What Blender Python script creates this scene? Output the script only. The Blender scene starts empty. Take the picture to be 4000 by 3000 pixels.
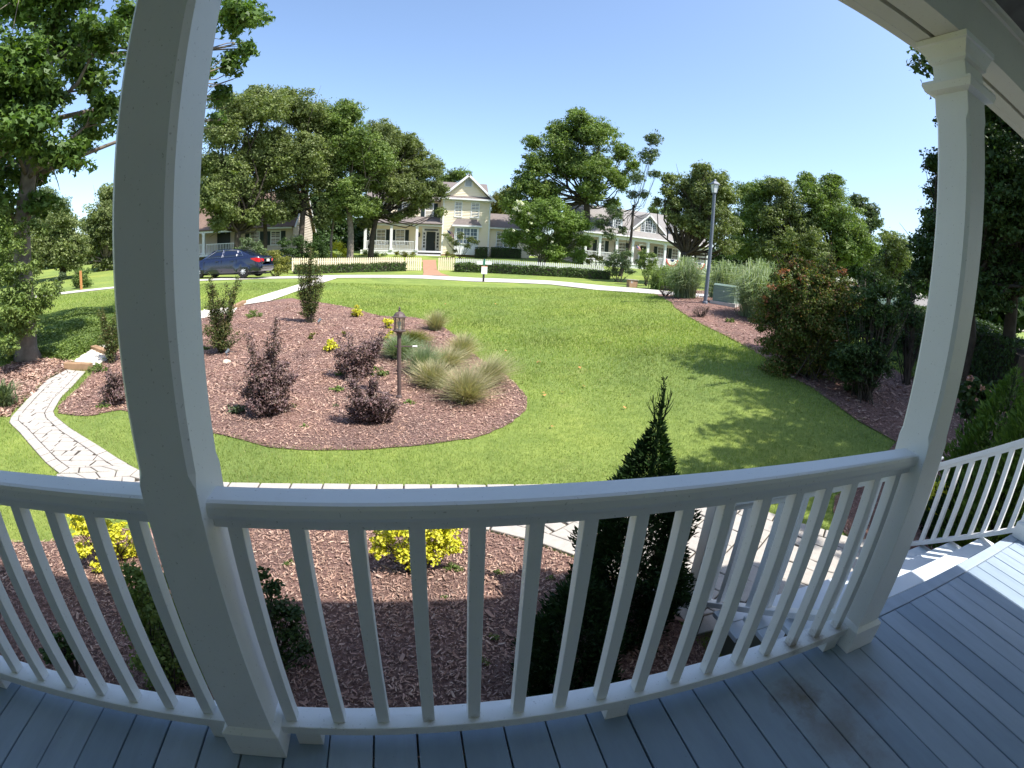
import bpy, math, random
import numpy as np
from mathutils import Matrix, Vector, geometry

scene = bpy.context.scene
COL = scene.collection
PI = math.pi

# ---------------------------------------------------------------- camera
CAMQ = (1841.993, 0.039, 0.2097, -0.2584, 0.0564)      # lens: r = f(t + a t^3) in px of a 4000x3000 frame; yaw, pitch, roll
C0 = np.array([0.4105, -0.9018, 1.3999])


def cam_axes():
    f, a, yaw, pitch, roll = CAMQ
    cy, sy, cp, sp = math.cos(yaw), math.sin(yaw), math.cos(pitch), math.sin(pitch)
    F = np.array([sy * cp, cy * cp, sp]); R = np.array([cy, -sy, 0.]); U = np.cross(R, F)
    cr, sr = math.cos(roll), math.sin(roll)
    return cr * R + sr * U, -sr * R + cr * U, F


AX_R, AX_U, AX_F = cam_axes()
cam = bpy.data.cameras.new('camera'); camo = bpy.data.objects.new('camera', cam); COL.objects.link(camo)
M = Matrix.Identity(4)
for i in range(3):
    M[i][0], M[i][1], M[i][2], M[i][3] = AX_R[i], AX_U[i], -AX_F[i], C0[i]
camo.matrix_world = M
cam.type = 'PANO'
cam.panorama_type = 'FISHEYE_LENS_POLYNOMIAL'
cam.sensor_width = 36.0; cam.sensor_fit = 'HORIZONTAL'
cam.fisheye_fov = math.radians(200)
ss = np.linspace(0.01, 1.45, 60)
th = ss.copy()
for _ in range(30):
    th -= (th + CAMQ[1] * th**3 - ss) / (1 + 3 * CAMQ[1] * th**2)
rmm = ss * CAMQ[0] / (4000 / 36.0)
kk = np.linalg.lstsq(np.stack([rmm, rmm**2, rmm**3, rmm**4], 1), th, rcond=None)[0]
cam.fisheye_polynomial_k0 = 0.0
cam.fisheye_polynomial_k1 = -float(kk[0]); cam.fisheye_polynomial_k2 = -float(kk[1])
cam.fisheye_polynomial_k3 = -float(kk[2]); cam.fisheye_polynomial_k4 = -float(kk[3])
cam.clip_start = 0.02; cam.clip_end = 2000
scene.camera = camo

# ---------------------------------------------------------------- sky, sun, exposure
SUN = Vector((0.52, -0.40, 1.0)).normalized()
world = bpy.data.worlds.new('World'); scene.world = world; world.use_nodes = True
wn = world.node_tree.nodes; wl = world.node_tree.links; wn.clear()
wo = wn.new('ShaderNodeOutputWorld'); wb = wn.new('ShaderNodeBackground'); sky = wn.new('ShaderNodeTexSky')
sky.sky_type = 'NISHITA'; sky.sun_disc = False
sky.sun_elevation = math.asin(SUN.z); sky.sun_rotation = math.atan2(SUN.x, SUN.y)
sky.air_density = 1.0; sky.dust_density = 1.4; sky.ozone_density = 2.4; sky.altitude = 10
wb.inputs['Strength'].default_value = 0.14
wl.new(sky.outputs[0], wb.inputs[0]); wl.new(wb.outputs[0], wo.inputs[0])
sl = bpy.data.lights.new('sun', 'SUN'); sl.energy = 4.0; sl.angle = math.radians(0.53); sl.color = (1.0, 0.955, 0.88)
so = bpy.data.objects.new('sun', sl); COL.objects.link(so); so.location = (20, -16, 60)
so.rotation_euler = SUN.to_track_quat('Z', 'Y').to_euler()
scene.view_settings.view_transform = 'Standard'; scene.view_settings.look = 'None'
scene.view_settings.exposure = 1.08; scene.view_settings.gamma = 1.0
scene.view_settings.use_curve_mapping = False
cy = scene.cycles
cy.use_denoising = True; cy.max_bounces = 8; cy.diffuse_bounces = 6; cy.glossy_bounces = 2; cy.transmission_bounces = 4
cy.transparent_max_bounces = 8; cy.sample_clamp_indirect = 6; cy.caustics_reflective = False; cy.caustics_refractive = False

# ---------------------------------------------------------------- where a sight line meets the place


def ray(px, py):
    f, a = CAMQ[:2]
    x = px - 2000.; y = 1500. - py; r = math.hypot(x, y) + 1e-9
    t = r / f
    for _ in range(12):
        t -= (f * (t + a * t**3) - r) / (f * (1 + 3 * a * t * t))
    return math.sin(t) * (x / r * AX_R + y / r * AX_U) + math.cos(t) * AX_F


def at_z(px, py, z):
    d = ray(px, py); return C0 + (z - C0[2]) / d[2] * d


def at_y(px, py, y):
    d = ray(px, py); return C0 + (y - C0[1]) / d[1] * d


def at_d(px, py, D):
    d = ray(px, py); return C0 + d * D / math.hypot(d[0], d[1])


# terrain: surveyed heights, thin plate spline
SURV = [(1560,1553,7.0),(1205,1262,12.5),(1150,1160,18.5),(1290,1090,25.5),(1055,1180,18),(900,1092,25),(700,1103,24.5),(300,1150,23),(100,1165,23),(430,1250,15),(100,1420,12),(300,1440,11.3),(350,1400,11.8),(430,1370,12.6),(830,1215,16),
(1650,1088,28),(1650,1074,33),(1888,1101,26.5),(2300,1118,26),(2300,1103,31),(2620,1150,22.5),(2570,1140,22.8),(2755,1175,17.5),(2800,1230,15.8),(1651,1056,38),(1200,1068,37),(2300,1085,36),
(2000,1200,17.5),(2000,1300,12.5),(1500,1180,17.5),(2400,1200,16.5),(2400,1400,9.7),(2900,1350,11.5),(3050,1450,9.2),(3250,1560,8.2),(3480,1700,7.0),(3500,1260,35),(3750,1440,14),(3620,1450,13),(3400,1330,16)]
XYZ = [(x, y, -.72) for x in (-12, -8, -4, 0, 4) for y in (-12, -4, 0, 3.5)] + [(8,-12,-.7),(5,1.2,-.72),(4.6,2.6,-.72),(12,-12,-.7),(6,3,-.72),(8,0,-.7),(0,5.5,-.72),(-3,5.5,-.72),(3,5.5,-.72),
(-30,10,.2),(-30,-10,.0),(-30,30,.9),(-26,45,1.7),(-12,45,1.5),(0,45,1.05),(0,51,1.75),(8,51,1.75),(-10,52,1.9),(20,45,1.6),(30,45,1.7),(12,45,1.5),(30,32,1.3),(30,0,.0),(45,20,.8),(45,45,1.5),(-60,60,2.5),(60,70,2.5),(0,80,2.6),(-30,80,2.6),(30,80,2.6),(0,140,3),(-100,140,3),(100,140,3),(-100,0,2),(100,0,1),(-100,-60,1),(100,-60,1),(0,-60,-.5),(80,52,-.3),(62,40,0.0),(100,66,-.4)]
TP = np.array([at_d(*s) for s in SURV] + [np.array(k, float) for k in XYZ])


def _U(r2): return np.where(r2 > 0, .5 * r2 * np.log(np.maximum(r2, 1e-12)), 0)


def _fit():
    n = len(TP); d = ((TP[:, None, :2] - TP[None, :, :2])**2).sum(2)
    K = _U(d) + 2.0 * np.eye(n); Q = np.c_[np.ones(n), TP[:, :2]]
    return np.linalg.solve(np.block([[K, Q], [Q.T, np.zeros((3, 3))]]), np.r_[TP[:, 2], 0, 0, 0])


TW = _fit()


def T(x, y):
    x = np.asarray(x, float); y = np.asarray(y, float); s = x.shape
    X = np.stack([x.ravel(), y.ravel()], 1)
    out = np.empty(len(X))
    for i in range(0, len(X), 20000):
        x_ = X[i:i + 20000]
        d = ((x_[:, None] - TP[None, :, :2])**2).sum(2)
        out[i:i + 20000] = _U(d) @ TW[:-3] + TW[-3] + x_ @ TW[-2:]
    return out.reshape(s)


def Tz(x, y): return float(T(np.array([x]), np.array([y]))[0])


def ground(px, py):
    d = ray(px, py); ts = np.r_[np.arange(.5, 12, .1), np.arange(12, 120, .25)]
    Q = C0 + ts[:, None] * d; h = Q[:, 2] - T(Q[:, 0], Q[:, 1]); i = int(np.argmax(h < 0))
    if h[i] >= 0: return at_d(px, py, 60)
    t = ts[i - 1] + (ts[i] - ts[i - 1]) * h[i - 1] / (h[i - 1] - h[i])
    return C0 + t * d


# ---------------------------------------------------------------- materials
MATS = {}


def new_mat(name):
    m = bpy.data.materials.new(name); m.use_nodes = True; MATS[name] = m
    nt = m.node_tree; nt.nodes.clear()
    out = nt.nodes.new('ShaderNodeOutputMaterial')
    return m, nt, out


def N(nt, t, **kw):
    n = nt.nodes.new(t)
    for k, v in kw.items():
        if k in n.inputs: n.inputs[k].default_value = v
        else: setattr(n, k, v)
    return n


def ramp(nt, fac, stops):
    r = nt.nodes.new('ShaderNodeValToRGB'); e = r.color_ramp.elements
    while len(e) < len(stops): e.new(0.5)
    for el, (p, c) in zip(e, stops):
        el.position = p; el.color = (*c, 1) if len(c) == 3 else c
    nt.links.new(fac, r.inputs[0]); return r.outputs[0]


def mix(nt, fac, a, b, mode='MIX'):
    m = nt.nodes.new('ShaderNodeMix'); m.data_type = 'RGBA'; m.blend_type = mode
    for s, v in ((0, fac), (6, a), (7, b)):
        if hasattr(v, 'links'): nt.links.new(v, m.inputs[s])
        elif s == 0: m.inputs[0].default_value = v
        else: m.inputs[s].default_value = (*v, 1)
    return m.outputs[2]


def noise(nt, scale, detail=4, rough=.6, vec=None, dist=0.):
    n = N(nt, 'ShaderNodeTexNoise', Scale=scale, Detail=detail, Roughness=rough, Distortion=dist)
    if vec is None:
        g = nt.nodes.new('ShaderNodeNewGeometry'); vec = g.outputs['Position']
    nt.links.new(vec, n.inputs['Vector']); return n.outputs[0]


def scaled(nt, sx, sy, sz, src='Position'):
    g = nt.nodes.new('ShaderNodeNewGeometry') if src == 'Position' else nt.nodes.new('ShaderNodeTexCoord')
    mp = nt.nodes.new('ShaderNodeMapping'); mp.inputs['Scale'].default_value = (sx, sy, sz)
    nt.links.new(g.outputs[src], mp.inputs[0]); return mp.outputs[0]


def bump(nt, h, strength, dist=.01):
    b = N(nt, 'ShaderNodeBump', Strength=strength, Distance=dist); nt.links.new(h, b.inputs['Height']); return b.outputs[0]


def plain(name, col, rough=.6, var=.12, vscale=3., spec=.3, metal=0., bscale=0, bstr=.2, dirt=0., dirtcol=(.08, .07, .05), island=0.):
    m, nt, out = new_mat(name)
    p = N(nt, 'ShaderNodeBsdfPrincipled', Roughness=rough, Metallic=metal)
    p.inputs['Specular IOR Level'].default_value = spec
    n = noise(nt, vscale)
    c = ramp(nt, n, [(.25, tuple(x * (1 - var) for x in col)), (.75, tuple(min(1, x * (1 + var)) for x in col))])
    if island:
        g = nt.nodes.new('ShaderNodeNewGeometry')
        r = ramp(nt, g.outputs['Random Per Island'], [(0, (1 - island,) * 3), (1, (1 + island,) * 3)])
        c = mix(nt, 1.0, c, r, 'MULTIPLY')
    if dirt:
        d = noise(nt, 38., 6, .75)
        f = ramp(nt, d, [(.60, (0, 0, 0)), (.74, (dirt,) * 3)])
        c = mix(nt, f, c, dirtcol)
    nt.links.new(c, p.inputs['Base Color'])
    if bscale: nt.links.new(bump(nt, noise(nt, bscale), bstr), p.inputs['Normal'])
    nt.links.new(p.outputs[0], out.inputs[0]); return m


def leafmat(name, cols, trans=.3, rough=.5, nscale=.6, spec=.25):
    """cols: list of base colours picked per leaf; broad variation by position"""
    m, nt, out = new_mat(name)
    g = nt.nodes.new('ShaderNodeNewGeometry')
    k = len(cols)
    c = ramp(nt, g.outputs['Random Per Island'], [(i / max(1, k - 1), col) for i, col in enumerate(cols)])
    n = noise(nt, nscale, 3)
    v = ramp(nt, n, [(.3, (.75, .75, .78)), (.7, (1.22, 1.22, 1.1))])
    c = mix(nt, 1.0, c, v, 'MULTIPLY')
    p = N(nt, 'ShaderNodeBsdfPrincipled', Roughness=rough); p.inputs['Specular IOR Level'].default_value = spec
    nt.links.new(c, p.inputs['Base Color'])
    t = nt.nodes.new('ShaderNodeBsdfTranslucent')
    tc = mix(nt, 1.0, c, (1.25, 1.35, .6), 'MULTIPLY'); nt.links.new(tc, t.inputs[0])
    s = nt.nodes.new('ShaderNodeMixShader'); s.inputs[0].default_value = trans
    nt.links.new(p.outputs[0], s.inputs[1]); nt.links.new(t.outputs[0], s.inputs[2]); nt.links.new(s.outputs[0], out.inputs[0])
    return m


def glassmat(name, col=(.03, .04, .05), rough=.08, spec=.8):
    m, nt, out = new_mat(name)
    p = N(nt, 'ShaderNodeBsdfPrincipled', Roughness=rough); p.inputs['Specular IOR Level'].default_value = spec
    p.inputs['Base Color'].default_value = (*col, 1); nt.links.new(p.outputs[0], out.inputs[0]); return m


def clearglass(name):
    m, nt, out = new_mat(name)
    g = N(nt, 'ShaderNodeBsdfGlossy', Roughness=.05); t = nt.nodes.new('ShaderNodeBsdfTransparent')
    t.inputs[0].default_value = (.86, .88, .86, 1)
    f = nt.nodes.new('ShaderNodeMixShader'); f.inputs[0].default_value = .14
    nt.links.new(t.outputs[0], f.inputs[1]); nt.links.new(g.outputs[0], f.inputs[2]); nt.links.new(f.outputs[0], out.inputs[0]); return m


# painted wood of the porch
def paintmat(name, col, dirt=.35, rough=.45):
    m, nt, out = new_mat(name)
    p = N(nt, 'ShaderNodeBsdfPrincipled', Roughness=rough); p.inputs['Specular IOR Level'].default_value = .35
    g = noise(nt, 2.2, 3)
    c = ramp(nt, g, [(.3, tuple(x * .94 for x in col)), (.7, col)])
    st = noise(nt, 1., 5, .7, scaled(nt, 3, 3, .5))
    f = ramp(nt, st, [(.52, (0, 0, 0)), (.8, (.22 * dirt,) * 3)]); c = mix(nt, f, c, (.32, .30, .25))
    sp = noise(nt, 130., 2, .5)
    f2 = ramp(nt, sp, [(.68, (0, 0, 0)), (.73, (dirt,) * 3)]); c = mix(nt, f2, c, (.10, .09, .07))
    g2 = noise(nt, 14., 6, .8); f3 = ramp(nt, g2, [(.58, (0, 0, 0)), (.72, (.30 * dirt,) * 3)]); c = mix(nt, f3, c, (.36, .34, .29))
    tc = nt.nodes.new('ShaderNodeNewGeometry')
    for (x, r, al) in ((1.632, .03, .35), (1.768, .05, .7), (1.904, .055, .6), (2.04, .05, .4), (1.36, .025, .3), (.408, .022, .5), (.544, .02, .4)):   # grime where balusters meet the rail
        vm = nt.nodes.new('ShaderNodeVectorMath'); vm.operation = 'DISTANCE'; vm.inputs[1].default_value = (x, .0, .112)
        nt.links.new(tc.outputs['Position'], vm.inputs[0]); nn = noise(nt, 60., 5, .8); ad = N(nt, 'ShaderNodeMath', operation='MULTIPLY_ADD'); nt.links.new(nn, ad.inputs[0])
        ad.inputs[1].default_value = .09; nt.links.new(vm.outputs['Value'], ad.inputs[2])
        f4 = ramp(nt, ad.outputs[0], [(r * .7 + .02, (al,) * 3), (r + .045, (0, 0, 0))]); c = mix(nt, f4, c, (.22, .16, .11))
    nt.links.new(c, p.inputs['Base Color'])
    nt.links.new(bump(nt, noise(nt, 1., 4, .6, scaled(nt, 60, 60, 8)), .12, .002), p.inputs['Normal'])
    nt.links.new(p.outputs[0], out.inputs[0]); return m


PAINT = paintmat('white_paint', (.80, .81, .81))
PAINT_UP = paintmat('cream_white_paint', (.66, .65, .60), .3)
CEIL = paintmat('pale_blue_ceiling_paint', (.74, .90, .93), .05)


def deckmat():
    m, nt, out = new_mat('grey_blue_deck_paint')
    p = N(nt, 'ShaderNodeBsdfPrincipled', Roughness=.55); p.inputs['Specular IOR Level'].default_value = .3
    oi = nt.nodes.new('ShaderNodeObjectInfo')
    base = ramp(nt, oi.outputs['Random'], [(0, (.245, .32, .41)), (.5, (.29, .365, .455)), (1, (.345, .415, .50))])
    n = noise(nt, 1., 5, .7, scaled(nt, 9, 1.6, 9)); v = ramp(nt, n, [(.3, (.86, .86, .86)), (.7, (1.06, 1.06, 1.06))])
    c = mix(nt, 1., base, v, 'MULTIPLY')
    sp = noise(nt, 75., 3, .6); f2 = ramp(nt, sp, [(.70, (0, 0, 0)), (.75, (.55,) * 3)]); c = mix(nt, f2, c, (.16, .17, .17))
    # brown stain left by a pot
    tc = nt.nodes.new('ShaderNodeNewGeometry')
    for (x, y, r, a) in ((1.72, -.15, .10, .95), (1.76, -.36, .16, .6), (2.00, -.28, .1, .5), (1.80, -.55, .12, .35)):
        vm = nt.nodes.new('ShaderNodeVectorMath'); vm.operation = 'DISTANCE'; vm.inputs[1].default_value = (x, y, 0)
        nt.links.new(tc.outputs['Position'], vm.inputs[0])
        nn = noise(nt, 9., 5, .7); ad = N(nt, 'ShaderNodeMath', operation='MULTIPLY_ADD'); nt.links.new(nn, ad.inputs[0])
        ad.inputs[1].default_value = .28; nt.links.new(vm.outputs['Value'], ad.inputs[2])
        f = ramp(nt, ad.outputs[0], [(r * .5 + .08, (a,) * 3), (r + .17, (0, 0, 0))]); c = mix(nt, f, c, (.17, .145, .11))
    nt.links.new(c, p.inputs['Base Color'])
    nt.links.new(bump(nt, noise(nt, 1., 4, .6, scaled(nt, 90, 7, 30)), .15, .002), p.inputs['Normal'])
    nt.links.new(p.outputs[0], out.inputs[0]); return m


DECK = deckmat()
TREAD = plain('tread_paint', (.62, .67, .71), .55, .05, 4., bscale=40, bstr=.08)
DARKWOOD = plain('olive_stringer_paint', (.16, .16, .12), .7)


def lawnmat(name, a, b, c3, sc=1.):
    m, nt, out = new_mat(name)
    p = N(nt, 'ShaderNodeBsdfPrincipled', Roughness=.9); p.inputs['Specular IOR Level'].default_value = .1
    big = noise(nt, .22 * sc, 4, .65); fine = noise(nt, 9., 6, .8); mid = noise(nt, 1.3, 4, .7)
    c = ramp(nt, big, [(.36, a), (.52, b), (.66, c3)])
    v = ramp(nt, fine, [(.3, (.68, .72, .66)), (.5, (.97, .98, .97)), (.72, (1.25, 1.2, 1.15))]); c = mix(nt, 1., c, v, 'MULTIPLY')
    v = ramp(nt, mid, [(.35, (.82, .85, .8)), (.7, (1.14, 1.1, 1.05))]); c = mix(nt, 1., c, v, 'MULTIPLY')
    dry = noise(nt, .55, 5, .75); f = ramp(nt, dry, [(.60, (0, 0, 0)), (.74, (.5, .5, .5))]); c = mix(nt, f, c, (.34, .31, .13))
    nt.links.new(c, p.inputs['Base Color'])
    nt.links.new(bump(nt, fine, .9, .03), p.inputs['Normal'])
    nt.links.new(p.outputs[0], out.inputs[0]); return m


LAWN = lawnmat('lawn_grass', (.165, .225, .068), (.205, .265, .070), (.265, .31, .078))


def mulchmat():
    m, nt, out = new_mat('bark_mulch')
    p = N(nt, 'ShaderNodeBsdfPrincipled', Roughness=.95); p.inputs['Specular IOR Level'].default_value = .1
    a = noise(nt, 28., 6, .8); b = noise(nt, 1.1, 4, .6)
    c = ramp(nt, a, [(.3, (.09, .055, .045)), (.5, (.22, .14, .12)), (.62, (.34, .225, .195)), (.78, (.52, .40, .35))])
    v = ramp(nt, b, [(.35, (.8, .8, .82)), (.7, (1.2, 1.1, 1.05))]); c = mix(nt, 1., c, v, 'MULTIPLY')
    nt.links.new(c, p.inputs['Base Color']); nt.links.new(bump(nt, a, 1., .04), p.inputs['Normal'])
    nt.links.new(p.outputs[0], out.inputs[0]); return m


MULCH = mulchmat()
CHIP = leafmat('bark_chip', [(.17, .105, .085), (.32, .195, .155), (.43, .28, .23), (.35, .215, .17), (.50, .37, .31), (.24, .14, .11)], 0., .9, 1.5)
BARKD = plain('dark_bark', (.055, .045, .036), .95, .4, 6, bscale=14, bstr=1.)
BARKG = plain('grey_bark', (.17, .145, .12), .95, .45, 5, bscale=12, bstr=1.)
ROAD = plain('pale_concrete_road', (.47, .44, .41), .9, .12, .8)
STONE = plain('white_gravel', (.62, .58, .52), .9, .15, 9., island=.2)
PAVER = plain('cream_grey_paver', (.385, .355, .32), .85, .12, 14., bscale=60, bstr=.25, island=.14)
JOINT = plain('sand_joint', (.055, .046, .036), .95, .3, 20)
TIMBER = plain('brown_timber', (.30, .19, .11), .85, .25, 4, bscale=30)


# ---------------------------------------------------------------- mesh helpers
def link(o, parent=None, kind=None, label=None):
    COL.objects.link(o)
    if parent is not None:
        o.parent = parent
        o.matrix_parent_inverse = Matrix.Translation(-Vector(parent.location))
    if kind: o['kind'] = kind
    if label: o['label'] = label
    return o


def fast(name, V, F, mat, parent=None, smooth=False, kind=None, matidx=None, bevel=0, label=None):
    """V (n,3); F: int array (m,3|4), or list of such arrays, or list of index tuples"""
    me = bpy.data.meshes.new(name)
    V = np.asarray(V, np.float32)
    if isinstance(F, np.ndarray): F = [F]
    if len(F) and not isinstance(F[0], np.ndarray):
        me.from_pydata(V.tolist(), [], [tuple(f) for f in F])
    else:
        me.vertices.add(len(V)); me.vertices.foreach_set('co', V.ravel())
        tot = sum(f.size for f in F); n = sum(len(f) for f in F)
        me.loops.add(tot); me.loops.foreach_set('vertex_index', np.concatenate([f.ravel() for f in F]).astype(np.int32))
        me.polygons.add(n)
        st = np.concatenate([np.full(len(f), f.shape[1]) for f in F]); starts = np.r_[0, np.cumsum(st)[:-1]]
        me.polygons.foreach_set('loop_start', starts.astype(np.int32))
        me.update(calc_edges=True)
    ms = mat if isinstance(mat, (list, tuple)) else [mat]
    for m in ms: me.materials.append(m)
    if matidx is not None: me.polygons.foreach_set('material_index', np.asarray(matidx, np.int32))
    if smooth: me.polygons.foreach_set('use_smooth', np.ones(len(me.polygons), bool))
    o = bpy.data.objects.new(name, me); link(o, parent, kind, label)
    if bevel:
        b = o.modifiers.new('edge', 'BEVEL'); b.width = bevel; b.segments = 2; b.limit_method = 'ANGLE'
    return o


class G:
    def __init__(s): s.V = []; s.F = []; s.M = []

    def add(s, V, F, m=0):
        n = len(s.V); s.V += [tuple(map(float, v)) for v in V]; s.F += [tuple(int(i) + n for i in f) for f in F]; s.M += [m] * len(F); return s

    def box(s, x0, x1, y0, y1, z0, z1, m=0):
        if x0 > x1: x0, x1 = x1, x0
        if y0 > y1: y0, y1 = y1, y0
        V = [(x0, y0, z0), (x1, y0, z0), (x1, y1, z0), (x0, y1, z0), (x0, y0, z1), (x1, y0, z1), (x1, y1, z1), (x0, y1, z1)]
        return s.add(V, [(0, 3, 2, 1), (4, 5, 6, 7), (0, 1, 5, 4), (1, 2, 6, 5), (2, 3, 7, 6), (3, 0, 4, 7)], m)

    def beam(s, a, b, w, h, up=(0, 0, 1), m=0):
        a, b = np.array(a, float), np.array(b, float); d = b - a; d /= np.linalg.norm(d)
        u = np.array(up, float); sx = np.cross(d, u); sx /= np.linalg.norm(sx); uz = np.cross(sx, d)
        V = [p + sx * i * w / 2 + uz * j * h / 2 for p in (a, b) for i, j in ((-1, -1), (1, -1), (1, 1), (-1, 1))]
        return s.add(V, [(0, 1, 2, 3), (7, 6, 5, 4), (0, 4, 5, 1), (1, 5, 6, 2), (2, 6, 7, 3), (3, 7, 4, 0)], m)

    def prism(s, pts, lo, hi, axis='y', m=0):
        """pts polygon; axis y: pts are (x,z) between y=lo..hi; axis x: (y,z); axis z: (x,y)"""
        n = len(pts)
        def P(p, t): return (p[0], t, p[1]) if axis == 'y' else (t, p[0], p[1]) if axis == 'x' else (p[0], p[1], t)
        V = [P(p, lo) for p in pts] + [P(p, hi) for p in pts]
        F = [tuple(range(n)), tuple(range(2 * n - 1, n - 1, -1))] + [(i, n + i, n + (i + 1) % n, (i + 1) % n) for i in range(n)]
        return s.add(V, F, m)

    def tube(s, P, R, n=8, m=0, cap=True):
        P = [np.array(p, float) for p in P]
        if np.isscalar(R): R = [R] * len(P)
        k = len(s.V); ref = None
        for i, p in enumerate(P):
            d = (P[min(i + 1, len(P) - 1)] - P[max(i - 1, 0)]); d /= (np.linalg.norm(d) + 1e-12)
            if ref is None: ref = np.array([1., 0, 0]) if abs(d[0]) < .9 else np.array([0, 1., 0])
            a = np.cross(d, ref); a /= (np.linalg.norm(a) + 1e-12); ref = np.cross(a, d); b = ref
            for j in range(n):
                t = 2 * PI * j / n; s.V.append(tuple(p + R[i] * (math.cos(t) * a + math.sin(t) * b)))
        for i in range(len(P) - 1):
            for j in range(n):
                s.F.append((k + i * n + j, k + i * n + (j + 1) % n, k + (i + 1) * n + (j + 1) % n, k + (i + 1) * n + j)); s.M.append(m)
        if cap:
            s.F.append(tuple(k + j for j in range(n))[::-1]); s.M.append(m)
            s.F.append(tuple(k + (len(P) - 1) * n + j for j in range(n))); s.M.append(m)
        return s

    def lathe(s, prof, c, n=16, m=0, rot=0.):
        k = len(s.V)
        for r, z in prof:
            for j in range(n):
                t = 2 * PI * j / n + rot; s.V.append((c[0] + r * math.cos(t), c[1] + r * math.sin(t), c[2] + z))
        for i in range(len(prof) - 1):
            for j in range(n):
                s.F.append((k + i * n + j, k + i * n + (j + 1) % n, k + (i + 1) * n + (j + 1) % n, k + (i + 1) * n + j)); s.M.append(m)
        s.F.append(tuple(k + j for j in range(n))[::-1]); s.M.append(m)
        s.F.append(tuple(k + (len(prof) - 1) * n + j for j in range(n))); s.M.append(m)
        return s

    def obj(s, name, mat, parent=None, **kw):
        if isinstance(mat, (list, tuple)): kw['matidx'] = s.M
        o = fast(name, s.V, s.F, mat, parent, **kw)
        return o


def thing(name, label, cat, loc, group=None):
    o = bpy.data.objects.new(name, None); o.location = loc; o.empty_display_size = .2; COL.objects.link(o)
    o['label'] = label; o['category'] = cat
    if group: o['group'] = group
    return o


def tag(o, label, cat, group=None):
    o['label'] = label; o['category'] = cat
    if group: o['group'] = group
    return o


def inpoly(x, y, poly):
    x = np.asarray(x); y = np.asarray(y); r = np.zeros(x.shape, bool); n = len(poly)
    for i in range(n):
        x0, y0 = poly[i][:2]; x1, y1 = poly[(i + 1) % n][:2]
        if y0 == y1: continue
        c = ((y0 > y) != (y1 > y)) & (x < (x1 - x0) * (y - y0) / (y1 - y0) + x0); r ^= c
    return r


def distpoly(x, y, poly):
    d = np.full(np.shape(x), 1e9); n = len(poly)
    for i in range(n):
        ax, ay = poly[i][:2]; bx, by = poly[(i + 1) % n][:2]; dx, dy = bx - ax, by - ay; L = dx * dx + dy * dy + 1e-12
        t = np.clip(((x - ax) * dx + (y - ay) * dy) / L, 0, 1); d = np.minimum(d, np.hypot(x - ax - t * dx, y - ay - t * dy))
    return d


def smoothpoly(P, it=2):
    P = [np.array(p[:2], float) for p in P]
    for _ in range(it):
        Q = []
        for i in range(len(P)):
            a, b = P[i], P[(i + 1) % len(P)]; Q += [a * .75 + b * .25, a * .25 + b * .75]
        P = Q
    return P


def sheet(name, poly, lift, mat, step=.5, kind='structure', parent=None):
    P = [Vector((p[0], p[1])) for p in poly]
    xs = [p.x for p in P]; ys = [p.y for p in P]
    gx, gy = np.meshgrid(np.arange(min(xs), max(xs), step), np.arange(min(ys), max(ys), step)); gx = gx.ravel(); gy = gy.ravel()
    pl = [(p.x, p.y) for p in P]
    k = inpoly(gx, gy, pl) & (distpoly(gx, gy, pl) > step * .3)
    vs = P + [Vector((a, b)) for a, b in zip(gx[k], gy[k])]
    n = len(P)
    r = geometry.delaunay_2d_cdt(vs, [], [list(range(n))], 1, 1e-5)
    V = np.array([(v.x, v.y) for v in r[0]]); Z = T(V[:, 0], V[:, 1]) + lift
    return fast(name, np.c_[V, Z], [tuple(f) for f in r[2]], mat, parent, kind=kind)


def rand_rot(rng, n, up=1.0):
    """random unit normals with upward bias"""
    v = rng.normal(size=(n, 3)); v /= np.linalg.norm(v, axis=1)[:, None]; v[:, 2] = v[:, 2] + up
    v /= np.linalg.norm(v, axis=1)[:, None]; return v


TM_LEAF = (np.array([(-.5, 0, 0), (0, -.28, .06), (.5, 0, -.05), (0, .28, .06)]), np.array([(0, 1, 2, 3)]))
TM_TRI = (np.array([(-.5, -.3, 0), (.55, -.05, .03), (-.1, .5, -.02)]), np.array([(0, 1, 2)]))
TM_STAR = (np.array([(-.42, 0, 0), (-.08, -.52, -.04), (.06, -.14, .03), (.58, 0, -.05), (.06, .14, .03), (-.08, .52, -.04)]), np.array([(0, 1, 2, 3, 4, 5)]))
TM_SPRAY = (np.array([(0, 0, 0), (.45, -.15, .03), (1., 0, -.05), (.4, .13, .03)]), np.array([(0, 1, 2, 3)]))
TM_CHIP = (np.array([(-.5, -.05, 0), (.3, -.17, .04), (.5, .06, 0), (-.3, .16, .06)]), np.array([(0, 1, 2, 3)]))
TM_BLADE = (np.array([(-.10, 0, 0), (.10, 0, 0), (0, .45, 1.)]), np.array([(0, 1, 2)]))
TM_OVAL = (np.array([(-.5, 0, 0), (-.2, -.3, .05), (.25, -.28, .03), (.5, 0, -.04), (.25, .28, .03), (-.2, .3, .05)]), np.array([(0, 1, 2, 5), (5, 2, 3, 4)])[:, :])


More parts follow.
